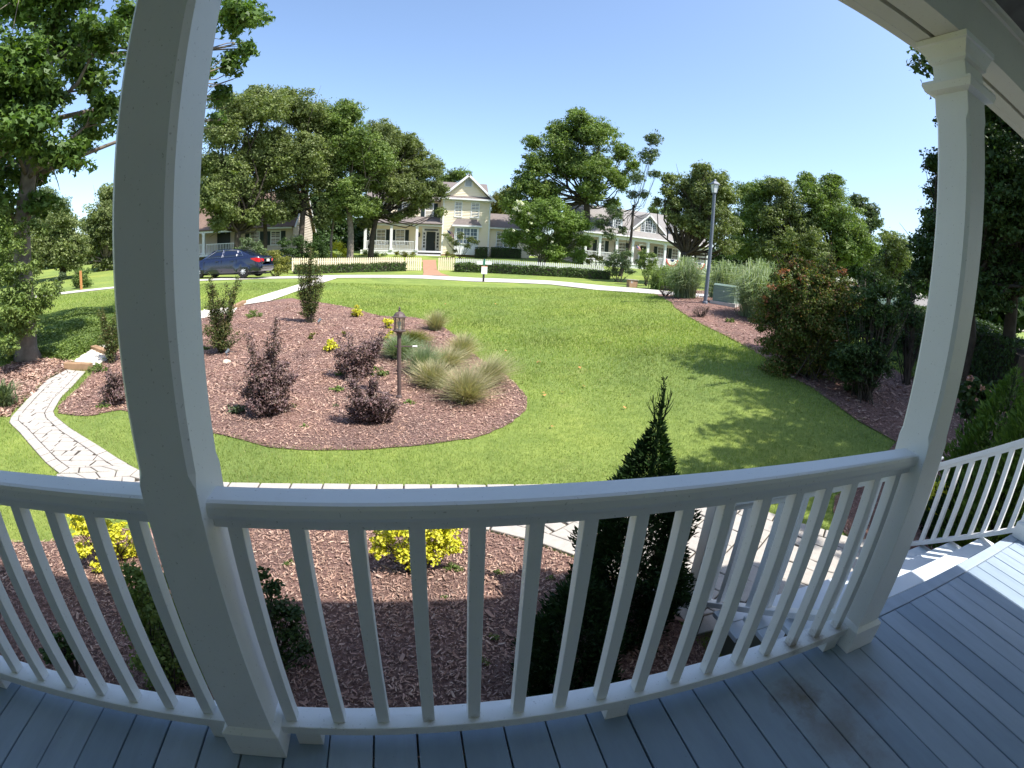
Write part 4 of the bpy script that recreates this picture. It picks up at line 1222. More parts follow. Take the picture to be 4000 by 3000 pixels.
SPIKED = leafmat('dry_blade', [(.50, .42, .28), (.38, .36, .22), (.26, .29, .15), (.58, .48, .33), (.24, .28, .14), (.46, .36, .24)], .3, .6)


def hedge(pts, w, h, label, group, leaf=.10, mat=None, seed=1, name='hedge', dens=1.5):
    """clipped hedge along ground points"""
    rng = np.random.default_rng(seed); W = [np.array(p, float) for p in pts]; Ps = []; Ns = []
    g = G()
    for a, b in zip(W[:-1], W[1:]):
        d = b - a; L = np.linalg.norm(d[:2]); s = np.array([-d[1], d[0], 0]) / L
        n = int(dens * L * (2 * h + w) / (leaf * leaf * .37))
        t = rng.uniform(-.01, 1.01, n); q = rng.uniform(0, 2 * h + w, n)
        off = np.where(q < h, -w / 2, np.where(q < h + w, q - h - w / 2, w / 2)); z = np.where(q < h, q, np.where(q < h + w, h, 2 * h + w - q))
        nn = np.where((q < h)[:, None], -s, np.where((q < h + w)[:, None], np.array([0, 0, 1.]), s))
        p = a + d * t[:, None] + s * off[:, None]; zz = T(p[:, 0], p[:, 1])
        p[:, 2] = zz + z * (1 + .05 * np.sin(t * L * 1.7)) + rng.normal(0, leaf * .4, n); p[:, :2] += rng.normal(0, leaf * .4, (n, 2))
        Ps.append(p); Ns.append(nn + rng.normal(0, .6, (n, 3)))
        k = max(2, int(L / 2))
        for i in range(k):
            p0 = a + d * i / k; p1 = a + d * (i + 1) / k; z0 = Tz(*p0[:2]); z1 = Tz(*p1[:2])
            p0[2] = z0 + h * .46; p1[2] = z1 + h * .46
            g.beam(p0, p1, w * .86, h * .90)
    P = np.concatenate(Ps); Nn = np.concatenate(Ns); Nn /= np.linalg.norm(Nn, axis=1)[:, None]
    V, F = scatter(TM_TRI, P, Nn, leaf * rng.uniform(.6, 1.3, len(P)), rng)
    t = thing(name, label, 'hedge', tuple(W[0]), group)
    fast('foliage', V, F, mat or LEAF_HEDGE, t, kind='stuff'); g.obj('twigs', BARKD, t)
    return t


G2 = lambda L: [ground(*p) for p in L]
hedge(G2([(1150,1070),(1300,1066),(1450,1061),(1583,1058)]), .8, .62, 'low clipped hedge in front of the left picket fence', 'clipped hedges across the road', .11, None, 2)
hedge(G2([(1778,1061),(1900,1065),(2050,1073),(2200,1081),(2380,1092)]), .8, .62, 'long low clipped hedge right of the brick walk running to the mailbox shrubs', 'clipped hedges across the road', .11, None, 3)
a_, b_ = at_y(1855, 1010, 49.6), at_y(1908, 1010, 49.6)
hedge([(a_[0], 49.4, 0), (b_[0] - .2, 49.4, 0)], .9, 1.05, 'dark clipped hedge block below the bay window of the cream house', 'foundation hedges at the cream house', .1, LEAF_DK, 4)
hedge([(b_[0] + .4, 50.4, 0), (b_[0] + 3.6, 50.4, 0)], .9, 1.05, 'dark clipped hedge block under the triple window of the right wing', 'foundation hedges at the cream house', .1, LEAF_DK, 5)
# dark hedge at the right
hedge([tuple(at_d(3560, 1300, 15.5)), tuple(at_d(3700, 1300, 14)), tuple(at_d(3950, 1290, 12.5)), tuple(at_d(4090, 1290, 11.5))], 1.5, 1.25, 'tall dark clipped hedge at the right behind the second post', 'dark hedge at the right', .065, LEAF_DK, 6, dens=1.6)
hedge([tuple(at_d(3390, 1300, 19)), tuple(at_d(3560, 1300, 17.0))], 1.2, .9, 'lower dark hedge seen between the stems of the right shrubs', 'dark hedge at the right', .07, LEAF_DK, 7)

# ================================================================ TREES
def limb_mesh(g, base, fork, lobes, r0, rng, n=7, sub=2, wob=.06):
    base = np.array(base, float); fork = np.array(fork, float); L = np.linalg.norm(fork - base)
    mid = (base + fork) / 2 + rng.normal(0, wob * L * .5, 3) * (1, 1, 0)
    P = [base - (0, 0, .15), base + (0, 0, .05), base * .75 + mid * .25 + (0, 0, 0), mid, fork * .6 + mid * .4, fork]
    g.tube(P, [r0 * 1.45, r0 * 1.25, r0 * 1.0, r0 * .85, r0 * .78, r0 * .7], 9)
    for c, R in lobes:
        c = np.array(c, float); q = c - (0, 0, R * .15); t = rng.uniform(.0, .3)
        s = fork * (1 - t) + mid * t; m = (s + q) / 2 + rng.normal(0, .10, 3) * np.linalg.norm(q - s) + (0, 0, -.08 * np.linalg.norm(q - s))
        rr = r0 * .36 * min(1., .45 + R / (L + .1))
        g.tube([s, s * .5 + m * .5 + rng.normal(0, .03, 3) * L, m, m * .45 + q * .55, q], [rr, rr * .85, rr * .7, rr * .45, rr * .18], 6)
        for _ in range(sub):
            e = c + rng.normal(0, .55, 3) * R; st = m * .6 + q * .4
            g.tube([st, (st + e) / 2 + rng.normal(0, .12, 3) * R, e], [rr * .4, rr * .25, rr * .08], 4)


def tree(name, label, D, lobes_px, base, r0, mat, leaf, seed, cat='tree', group=None, bark=None, fork=None, dens=2.9, sub=1, tm=TM_TRI, depth=.9, trunks=1, nclump=34, up=.7, basez=None, clump=.27, extra=None, crownname='crown', double=1, core=60):
    """lobes_px: outline measured along sight lines (px,py,radius px); set at distance D and spread in depth"""
    rng = np.random.default_rng(seed); lobes = []
    for px, py, r in lobes_px:
        R = r / 1930. * D * 1.10
        for k in range(double + 1):
            DD = D + rng.uniform(-1, 1) * depth * R * 1.3; j = rng.normal(0, .28, 2) * r if k else (0, 0)
            lobes.append((at_d(px + j[0], py + j[1], DD), R * (1 if k == 0 else rng.uniform(.65, .9))))
    if len(base) == 2:
        b = ground(*base) if basez is None else None
    b = at_d(base[0], base[1], D); b[2] = Tz(b[0], b[1]) if basez is None else basez
    if fork is None:
        cz = min(l[0][2] - l[1] * .4 for l in lobes); cx = np.mean([l[0][:2] for l in lobes], 0)
        f = np.array([b[0] * .75 + cx[0] * .25, b[1] * .75 + cx[1] * .25, max(b[2] + .8, cz)])
    else: f = at_d(fork[0], fork[1], D)
    t = thing(name, label, cat, (b[0], b[1], b[2]), group)
    g = G()
    if trunks == 1: limb_mesh(g, b, f, lobes, r0, rng, sub=sub)
    else:
        for k in range(trunks):
            an = 2 * PI * k / trunks + rng.uniform(0, .5); bb = b + np.array([math.cos(an), math.sin(an), 0]) * r0 * 1.6
            ff = f + np.array([math.cos(an), math.sin(an), 0]) * np.linalg.norm(f - b) * .38
            limb_mesh(g, bb, ff, lobes[k::trunks], r0 * .7, rng, sub=sub)
    g.obj('trunk', bark or BARKD, t, smooth=True)
    _, P = cloud(crownname, lobes, leaf * .9, mat, t, rng, tm=tm, dens=dens, nclump=nclump, up=up, clump=clump, core=core)
    if extra: extra(t, lobes, rng, P)
    return t


# --- big sweetgum at the left
def gum():
    D = 12.5; rng = np.random.default_rng(11)
    lob = [(60,250,150),(220,140,150),(330,300,110),(390,160,110),(420,420,85),(340,520,100),(240,600,100),(60,520,130),(90,690,95),(0,800,95),(160,790,60),(500,60,90),(560,200,80),(770,60,90),(930,60,100),(960,190,60),(900,250,70),(1000,60,60),(860,370,60),(850,460,35),(780,260,80),(260,-60,160),(60,0,150),(880,-60,110),(100,-200,200),(20,420,110),(150,400,110),(160,640,70),(-20,560,120),(-80,300,180),(-80,700,150)]
    low = [(50,1130,90),(150,1180,60),(20,960,70),(10,1080,70),(70,1200,70),(100,880,40),(30,1200,80),(10,860,70),(30,1270,70),(120,1040,28),(170,900,35),(200,1130,45),(100,1260,60),(20,1350,55),(240,820,30)]
    P = [at_d(*p, D) for p in ((112,1425),(105,1300),(95,1130),(85,900),(110,700),(150,480),(190,230),(230,0),(280,-200))]
    b = P[0].copy(); b[2] = Tz(b[0], b[1]); P[0] = b + (0, 0, -.1)
    t = thing('sweetgum_tree', 'tall sweetgum tree with a thick sunlit trunk at the left edge of the view', 'tree', tuple(b))
    g = G(); g.tube([P[0], b + (0, 0, .25)] + P[1:], [.40, .27, .235, .22, .20, .185, .16, .14, .11, .07], 14)
    lobes = []
    for px, py, r in lob:
        R = r / 1930 * D; lobes.append((at_d(px, py, D + rng.uniform(-1.6, 1.8)), R))
    for c, R in lobes:
        hts = [p[2] for p in P]; zi = c[2] - R * .6 - np.linalg.norm((c - P[4])[:2]) * .25; k = int(np.argmin([abs(z - zi) for z in hts])); k = max(3, k); s = P[k]
        m = (s + c) / 2 + rng.normal(0, .15, 3); g.tube([s, m, c], [.06, .04, .015], 6)
        for _ in range(4):
            e = c + rng.normal(0, .6, 3) * R; g.tube([m * .5 + c * .5, (m * .5 + c * .5 + e) / 2 + rng.normal(0, .1, 3), e], [.022, .014, .006], 4)
    g.obj('trunk', BARKG, t, smooth=True)
    cloud('crown', lobes, .155, LEAF_GUM, t, rng, tm=TM_STAR, dens=5.0, nclump=24, clump=.34, up=.5, minshell=.3, core=36, cs=.30)
    lw = [(at_d(px, py, D - .6 + rng.uniform(-.5, .3)), r / 1930 * D) for px, py, r in low]
    cloud('suckers', lw, .075, LEAF_MID, t, rng, tm=TM_LEAF, dens=2.6, nclump=22, clump=.28)


gum()

OAKS = 'live oaks behind the left picket fence'
tree('live_oak', 'spreading live oak over the parked car right beside the near post', 38, [(860,520,80),(950,440,85),(1050,420,85),(900,660,85),(1000,600,95),(860,780,75),(960,760,80),(1070,560,80),(880,400,60),(1000,370,50),(830,640,80),(920,850,50),(860,870,45),(980,850,45),(1040,820,50),(1060,680,70),(800,760,70)], (928,962), .33, LEAF_OAK, .19, 31, group=OAKS, double=2)
tree('live_oak', 'oak with a forked dark trunk in front of the shaded pale house', 40, [(1170,430,90),(1120,380,50),(1110,640,85),(1200,590,90),(1140,740,65),(1250,700,75),(1220,480,80),(1280,820,40),(1080,830,50),(1250,620,80),(1130,830,40),(1260,860,40)], (1168,960), .28, LEAF_OAK, .19, 32, group=OAKS, fork=(1185,800), double=2)
tree('live_oak', 'tall oak with a straight pale grey trunk in the middle of the oak row', 40, [(1330,460,85),(1400,560,90),(1310,620,80),(1360,740,70),(1440,700,60),(1290,540,80),(1370,430,50),(1430,640,70),(1400,810,50),(1300,800,50),(1440,800,50),(1480,620,75)], (1366,1000), .30, LEAF_MID, .19, 33, group=OAKS, bark=BARKG, fork=(1362,790), double=2)
tree('live_oak', 'low leaning oak whose branches droop in front of the cream house porch', 43, [(1500,560,75),(1570,600,80),(1480,690,70),(1550,740,65),(1640,660,70),(1690,660,50),(1715,740,38),(1650,790,38),(1600,830,34),(1470,820,40),(1720,830,26),(1600,560,50),(1540,850,30),(1480,530,70),(1540,680,70),(1610,730,60),(1430,860,40),(1660,740,50)], (1447,985), .28, LEAF_OAK, .18, 34, group=OAKS, fork=(1475,830), double=2)
tree('slim_tree', 'slender tree with a twisting grey trunk between the oaks', 41, [(1300,760,40),(1270,680,40),(1320,850,28)], (1293,1010), .13, LEAF_MID, .16, 35, bark=BARKG, fork=(1305,840))
tree('slim_tree', 'slim dark trunk standing just left of the grey shrubs by the shaded house', 40, [(1035,700,55),(1010,800,35)], (1033,965), .20, LEAF_OAK, .17, 36, fork=(1033,800))
tree('background_tree', 'dark leafy tree behind the left end of the cream house roof', 66, [(1760,700,45),(1800,680,38),(1720,720,40),(1790,740,35),(1700,660,38)], (1760,1000), .3, LEAF_MID, .24, 37)
tree('background_tree', 'round pale green tree behind the right side of the cream house roof', 66, [(1945,790,48),(1975,760,35),(1990,840,50),(1940,850,40),(1960,900,45)], (1960,1000), .3, LEAF_YG, .24, 38)
tree('shade_tree', 'big rounded shade tree rising above the white flowering crape myrtle', 50, [(2270,500,75),(2190,530,70),(2350,530,75),(2110,640,70),(2220,620,85),(2330,640,85),(2440,600,45),(2060,720,60),(2140,740,75),(2420,700,50),(2300,740,60),(2250,450,45),(2080,560,40),(2000,790,55),(2080,810,60),(2470,650,30),(2390,800,35)], (2287,960), .42, LEAF_MID, .23, 39, fork=(2290,760), double=2, sub=1, dens=2.7)
tree('slim_tree', 'slender open tree with bare lower trunk in front of the long porch house', 39, [(2555,540,35),(2530,610,40),(2490,690,34),(2560,680,26),(2400,830,34),(2350,865,34),(2430,900,22),(2520,760,24),(2470,760,24),(2380,910,28),(2560,800,18),(2430,1000,20)], (2425,1040), .13, LEAF_BLU, .15, 40, fork=(2475,800), dens=2.2, sub=2, core=8)
tree('shade_tree', 'spreading dark tree with a low forked trunk right of the long porch house', 34, [(2740,680,55),(2680,720,60),(2800,710,55),(2640,790,50),(2720,790,75),(2800,810,65),(2850,880,50),(2770,900,50),(2610,750,30),(2840,760,50),(2690,860,40),(2570,790,20),(2850,960,40),(2620,700,30),(2690,870,50),(2740,890,50),(2630,850,36),(2760,760,60)], (2665,1065), .34, LEAF_OAK, .16, 41, fork=(2675,985), double=2, sub=1, dens=2.7)
BG = 'trees behind the ornamental grasses'
tree('background_tree', 'pale green rounded tree just right of the tall street lamp', 46, [(2920,760,65),(2960,840,80),(2890,880,60),(2990,730,45),(2930,960,60),(3000,920,60)], (2940,1060), .3, LEAF_MID, .2, 42, group=BG, double=2)
tree('background_tree', 'grey green bushy tree in the middle of the right tree group', 44, [(3060,740,50),(3080,820,70),(3110,900,80),(3040,960,75),(3150,960,70),(3020,720,35),(3010,850,50),(3200,1000,50)], (3080,1080), .3, LEAF_OAK, .19, 43, group=BG, double=2)
tree('background_tree', 'tallest bright green tree of the right tree group', 46, [(3170,760,65),(3240,780,70),(3210,860,85),(3300,870,75),(3290,960,80),(3370,980,65),(3330,920,60),(3150,710,40),(3250,710,40)], (3260,1080), .3, LEAF_MID, .2, 44, group=BG, double=2)
tree('pine_tree', 'far pine with a rounded open top above the right tree group', 62, [(3360,800,38),(3395,830,38),(3420,870,32),(3380,880,38),(3340,780,25)], (3390,1060), .3, LEAF_BLU, .28, 45)
tree('background_tree', 'low dark tree at the far right end of the tree group', 50, [(3470,930,42),(3520,960,45),(3490,1020,50),(3430,1040,45),(3540,1030,45),(3470,1080,40)], (3480,1120), .25, LEAF_OAK, .2, 46, group=BG)
tree('background_tree', 'low distant tree beyond the roof of the long porch house', 70, [(2560,830,22),(2600,825,24),(2640,840,24),(2680,860,24)], (2600,980), .25, LEAF_MID, .25, 47)
# left background
LBG = 'trees behind the far left road bend'
tree('background_tree', 'tall narrow hazy tree beside the left post', 45, [(420,760,45),(400,850,65),(430,930,60),(370,900,50),(440,840,40),(340,980,45),(420,1010,50)], (415,1060), .3, LEAF_OAK, .2, 48, group=LBG, bark=BARKG, double=2)
tree('background_tree', 'rounded darker tree between the sweetgum trunk and the left post', 40, [(240,900,70),(290,950,60),(200,960,70),(270,1010,55),(190,860,40)], (245,1070), .3, LEAF_OAK, .18, 49, group=LBG, double=2)
tree('background_tree', 'pale distant tree low behind the rounded dark tree at the left', 70, [(180,780,50),(230,800,40),(130,800,60),(150,860,60),(330,880,30)], (190,1050), .3, LEAF_BLU, .26, 50, group=LBG)
tree('background_tree', 'dark tree behind the sweetgum trunk at the far left', 38, [(20,880,80),(90,960,70),(40,1020,70),(120,1040,50)], (60,1090), .3, LEAF_OAK, .18, 51, group=LBG)
# right edge
SIDE = 'tall trees standing close at the right'
tree('side_tree', 'tall dark tree behind and right of the second post', 11.5, [(3660,640,60),(3690,760,80),(3670,900,85),(3630,1010,70),(3600,1060,45),(3760,520,90),(3880,620,130),(3950,850,130),(3830,980,110),(3980,1080,110),(3730,1110,70),(3690,480,35),(3790,350,90),(3950,420,130),(4100,700,170),(3850,1150,90),(4150,1000,150)], (3770,1370), .16, LEAF_DK, .085, 52, group=SIDE, double=2, nclump=26, dens=2.6, clump=.26, fork=(3780,1100), sub=3)
def offtree(x, y, h, R, label, seed):
    rng = np.random.default_rng(seed); z0 = Tz(x, y); t = thing('side_tree', label, 'tree', (x, y, z0), SIDE)
    lobes = [(np.array([x + rng.normal(0, R * .5), y + rng.normal(0, R * .5), z0 + h * rng.uniform(.5, 1.)]), R * rng.uniform(.4, .6)) for _ in range(13)]
    g = G(); limb_mesh(g, (x, y, z0), (x, y, z0 + h * .4), lobes, .18, rng); g.obj('trunk', BARKD, t, smooth=True)
    cloud('crown', lobes, .13, LEAF_DK, t, rng, tm=TM_TRI, dens=2.4, nclump=20, clump=.26)
offtree(11.6, .1, 9.2, 2.7, 'tall dark tree just outside the right edge that shades the lawn', 61)
offtree(11.6, 3.4, 5.6, 1.9, 'tall dark tree standing between the right hedge and the stair railing', 63)
offtree(9.6, -.6, 7.2, 1.9, 'tall dark tree beside the far end of the porch', 64)
offtree(14.5, -2.5, 9, 2.6, 'second tall dark tree outside the right edge beside the house', 62)

# --- white flowering crape myrtle, across the road
LEAF_CM = leafmat('crape_myrtle_leaf', [(.09, .15, .035), (.14, .215, .05), (.20, .29, .065), (.12, .18, .045)], .3)
WHITEF = leafmat('white_flower', [(.75, .74, .66), (.6, .62, .5), (.8, .8, .75)], .2)
def myrtle_flowers(t, lobes, rng, P):
    L = [(at_d(px, py, 38.9), r / 1930 * 56) for px, py, r in ((2028,792,10),(2018,815,8),(2035,825,7),(2070,840,10),(2085,850,7),(2120,865,8),(2060,900,5),(2102,928,8),(2005,900,5),(2155,945,4),(2075,870,6),(2040,797,8),(2150,810,4))]
    cloud('blossom', L, .13, WHITEF, t, rng, tm=TM_TRI, dens=3.5, nclump=8)
tree('crape_myrtle', 'broad crape myrtle with white flower heads behind the white picket fence', 41, [(2060,860,62),(2150,840,65),(2225,870,62),(1995,930,42),(2100,930,65),(2210,960,58),(2285,940,38),(2035,810,32),(2170,795,38),(2110,800,35),(2260,1000,35),(2290,880,30),(2160,985,50)], (2110,1030), .14, LEAF_CM, .15, 71, bark=BARKG, trunks=4, double=2, extra=myrtle_flowers)

# ================================================================ SHRUBS
def shrub(name, label, base, lobes, mat, leaf, seed, D=None, cat='shrub', group=None, tm=TM_LEAF, dens=3.0, stems=8, nclump=18, clump=.36, depth=.8, up=.6, r=.012, off=0., extra=None, minshell=.35, crown='foliage', core=24, wandlen=0.):
    rng = np.random.default_rng(seed)
    b = ground(*base)
    if D is not None: b = at_d(base[0], base[1], D); b[2] = Tz(b[0], b[1])
    D = math.hypot(b[0] - C0[0], b[1] - C0[1])
    if D < 5: core = 0; dens *= 1.35
    L = [(at_d(px, py, D + off + rng.uniform(-1, 1) * depth * rr / 1930 * D), rr / 1930 * D) for px, py, rr in lobes]
    t = thing(name, label, cat, tuple(b), group); g = G(); WP = []
    for i in range(stems):
        c, R = L[i % len(L)]; e = c + rng.normal(0, .45, 3) * R; s = b + rng.normal(0, .25, 3) * (R, R, 0); s[2] = b[2] - .03
        m = (s + e) / 2 + rng.normal(0, .12, 3) * R; e = e + (e - m) * wandlen; g.tube([s, m, e], [r, r * .8, r * .3], 5)
        if wandlen:
            nw = int(np.linalg.norm(e - s) / leaf * 9); tt = rng.uniform(.3, 1.02, nw)[:, None]; q = (1 - tt)**2 * s + 2 * tt * (1 - tt) * (2 * m - (s + e) / 2) + tt**2 * e; WP.append(q + rng.normal(0, leaf * .75, (nw, 3)))
        for _ in range(2): g.tube([m, (m + e) / 2 + rng.normal(0, .3, 3) * R], [r * .5, r * .2], 4)
    g.obj('stems', BARKD, t)
    _, P = cloud(crown, L, leaf, mat, t, rng, tm=tm, dens=dens, nclump=nclump, clump=clump, up=up, minshell=minshell, core=core, wand=np.concatenate(WP) if WP else None)
    if extra: extra(t, L, rng, P)
    return t


Y = 'small yellow evergreen shrubs in the mulch'
YB = 'golden shrubs below the porch'
def sprig(t, L, rng, P): pass
shrub('golden_shrub', 'large golden yellow shrub in the bed seen through the middle balusters', (1620,2236), [(1500,2100,62),(1560,2060,70),(1640,2070,70),(1730,2080,70),(1770,2130,50),(1580,2150,70),(1690,2150,75),(1480,2150,45),(1620,2200,45),(1540,2000,60),(1660,2000,70),(1750,2020,50)], LEAF_YEL, .024, 81, group=YB, tm=TM_OVAL, dens=2.6, nclump=34, clump=.28, stems=20, r=.006, off=.0, minshell=.5)
shrub('golden_shrub', 'golden yellow shrub seen through the balusters left of the thick post', (430,2225), [(310,2050,50),(380,2060,60),(450,2080,60),(330,2140,50),(420,2150,55),(500,2150,50),(380,2200,35),(530,2090,40),(300,1990,40),(400,1980,50)], LEAF_YEL, .025, 82, group=YB, tm=TM_OVAL, dens=2.6, nclump=30, clump=.27, stems=16, r=.006, off=.0, minshell=.5)
shrub('golden_shrub', 'golden shrub beyond the right stair railing beside the second post', (3670,2075), [(3670,1910,45),(3690,1990,45),(3650,1960,40),(3700,1930,35),(3660,2030,30)], LEAF_YEL, .05, 83, group=YB, tm=TM_OVAL, nclump=24)
for i, (b, L, lab) in enumerate([((1393,1240), [(1393,1212,20),(1385,1225,18),(1402,1225,17),(1396,1196,10)], 'small yellow evergreen shrub at the back edge of the central bed'),
    ((1290,1376), [(1290,1350,24),(1280,1362,18),(1305,1358,18),(1290,1332,14)], 'rounded yellow evergreen shrub left of the purple shrub beside the lantern post'),
    ((1213,1328), [(1213,1314,13),(1222,1306,8)], 'smallest yellow green shrub near the middle of the central bed'),
    ((1512,1285), [(1512,1262,18),(1525,1255,14),(1520,1280,16),(1506,1250,12)], 'yellow shrub directly behind the garden lantern'),
    ((1512,1332), [(1515,1315,15),(1528,1300,12),(1508,1322,10)], 'yellow shrub low beside the lantern post above the grasses'),
    ((1342,1320), [(1342,1300,10),(1340,1315,8)], 'tiny upright yellow sprig behind the purple shrub')]):
    shrub('yellow_shrub', lab, b, L, LEAF_YEL if i not in (2, 5) else LEAF_YG, .055, 90 + i, group=Y, nclump=14, clump=.3, stems=5, dens=2.4)

PU = 'purple leaved shrubs in the central bed'
shrub('purple_shrub', 'tallest purple leaved shrub in the middle of the central bed', (1045,1625), [(1040,1400,48),(1080,1360,28),(1000,1430,40),(1090,1440,50),(1020,1490,70),(1100,1500,60),(970,1530,45),(1060,1560,70),(1110,1570,40),(1000,1580,50),(1070,1300,14),(985,1360,22),(1140,1480,26)], LEAF_PUR, .036, 101, group=PU, wandlen=.35, core=8, nclump=30, clump=.27, stems=40, r=.008, dens=2.0, minshell=.2)
shrub('purple_shrub', 'wide purple leaved shrub behind the lantern post', (1395,1478), [(1400,1370,55),(1340,1390,45),(1450,1370,42),(1380,1430,55),(1440,1420,45),(1470,1345,22),(1330,1430,28),(1400,1460,36)], LEAF_PUR, .042, 102, group=PU, wandlen=.35, core=8, nclump=28, clump=.27, stems=30, r=.008, dens=2.0, minshell=.2)
shrub('purple_shrub', 'low spreading purple leaved shrub at the foot of the lantern post', (1455,1655), [(1450,1560,55),(1390,1560,40),(1510,1570,45),(1430,1610,50),(1500,1610,45),(1380,1510,26),(1540,1590,22),(1460,1505,26),(1380,1600,30)], LEAF_PUR, .036, 103, group=PU, wandlen=.35, core=8, nclump=28, clump=.27, stems=36, r=.008, dens=2.0, minshell=.2)
shrub('purple_shrub', 'purple leaved shrub at the left edge of the thick post', (445,1585), [(440,1500,48),(420,1540,40),(470,1540,45),(430,1465,26),(470,1490,30)], LEAF_PUR, .045, 104, group=PU, wandlen=.35, core=8, nclump=24, clump=.22, stems=16, r=.01, dens=2.0, minshell=.2)
LEAF_MYR = leafmat('young_myrtle_leaf', [(.045, .075, .02), (.07, .105, .03), (.11, .13, .04), (.13, .10, .04), (.05, .085, .025)], .25)
CM = 'young crape myrtles in the central bed'
shrub('young_myrtle', 'upright young green crape myrtle by the pale path at the back of the central bed', (1208,1262), [(1205,1040,22),(1175,1050,16),(1240,1050,16),(1210,1090,30),(1185,1110,22),(1240,1110,22),(1205,1150,34),(1220,1200,30),(1195,1220,26),(1215,1010,10),(1255,1120,12),(1170,1150,14)], LEAF_MYR, .045, 105, group=CM, core=0, wandlen=.25, stems=26, r=.008, dens=1.2, nclump=34, clump=.42)
shrub('young_myrtle', 'wide young green crape myrtle beside the right side of the thick post', (860,1382), [(830,1150,22),(860,1190,26),(900,1150,18),(920,1125,12),(850,1240,40),(880,1290,38),(840,1330,40),(880,1345,30),(820,1200,24),(810,1290,30),(830,1120,12),(900,1230,18)], LEAF_MYR, .042, 106, group=CM, core=0, wandlen=.25, stems=30, r=.008, dens=1.2, nclump=34, clump=.42)
shrub('young_myrtle', 'young green crape myrtle at the left side of the thick post', (437,1420), [(430,1290,32),(405,1240,18),(440,1340,34),(430,1390,26),(410,1320,26),(455,1240,22)], LEAF_MYR, .042, 107, group=CM, core=0, wandlen=.25, stems=20, r=.008, dens=1.2, nclump=34, clump=.42)

# small weeds and ground plants
WD = 'small green plants sprouting in the mulch'
def weed(px, py, r, label, mat=None, leaf=.05, name='small_plant', seed=0, h=.6):
    shrub(name, label, (px, py), [(px, py - r * h, r), (px + r * .8, py - r * h * .7, r * .7), (px - r * .8, py - r * h * .6, r * .7)], mat or LEAF_MID, leaf, 200 + seed, group=WD, cat='plant', stems=4, nclump=9, dens=1.8, r=.003, core=0)
for i, (x, y, r, lab) in enumerate([(992,1240,22,'flat green tuft in the mulch behind the tall purple shrub'), (1140,1595,14,'green tuft to the right of the tall purple shrub'), (1315,1530,22,'bright green patch left of the low purple shrub'), (1310,1590,12,'small blue green sprout left of the low purple shrub'),
    (1190,1672,13,'small weed near the front edge of the central bed'), (1600,1580,18,'green tuft just right of the lantern post foot'), (1340,1472,26,'green plant spreading under the wide purple shrub'), (1480,1470,28,'green plant to the left of the lantern post'), (1710,1520,14,'little green tuft under the blond grass clump'), (930,1615,32,'grey green plant at the left foot of the tall purple shrub'),
    (1130,2210,20,'small bright seedling in the mulch seen through the second baluster gap'), (1950,2245,18,'small upright seedling with a shadow near the pavers'), (1735,2338,12,'tiny sprout at the shade edge under the railing'), (1770,2230,30,'leafy green sprout at the right foot of the golden shrub'), (2150,2265,14,'two green leaves near the small arborvitae'), (1920,2500,26,'pale green weed in the shaded mulch'), (1880,2600,30,'dark weed low in the shaded mulch'),
    (700,2440,0,''), (800,1370,18,'small green plant beside the white rock'), (275,1640,0,''), (405,1595,20,'bright green plant at the foot of the left purple shrub'), (380,1455,26,'green perennial beside the top of the walk'), (2850,1260,16,'pale green tuft in the right bed')]):
    if r: weed(x, y, r, lab, LEAF_BLU if 'grey green' in lab or 'blue green' in lab else LEAF_MID, .022 if y > 2100 else .045, seed=i)

# green shrubs below the left post
shrub('boxleaf_shrub', 'feathery dark green shrub below the railing just left of the thick post', (600,2650), [(540,2280,75),(600,2350,100),(550,2440,100),(650,2470,110),(720,2560,110),(600,2570,100),(510,2340,60),(690,2380,70),(780,2640,80),(500,2230,45),(640,2260,60),(640,2650,90)], LEAF_MID, .022, 111, D=2.15, group='green shrubs against the porch', tm=TM_OVAL, dens=2.6, nclump=44, clump=.42, stems=20, r=.006, minshell=.3)
shrub('boxleaf_shrub', 'dark green shrub below the railing just right of the thick post', (1040,2620), [(1060,2290,55),(1090,2380,75),(1020,2440,90),(1130,2470,80),(1080,2560,90),(1000,2350,70),(1190,2530,60),(1150,2400,50),(1190,2620,60),(1020,2240,40)], LEAF_DK, .022, 112, D=2.0, group='green shrubs against the porch', tm=TM_OVAL, dens=2.6, nclump=44, clump=.42, stems=20, r=.006, minshell=.3)
shrub('boxleaf_shrub', 'small dark shrub low in the shade below the left railing', (240,2560), [(230,2500,40),(280,2540,45),(200,2560,45)], LEAF_DK, .03, 113, D=2.6, group='green shrubs against the porch', tm=TM_OVAL)


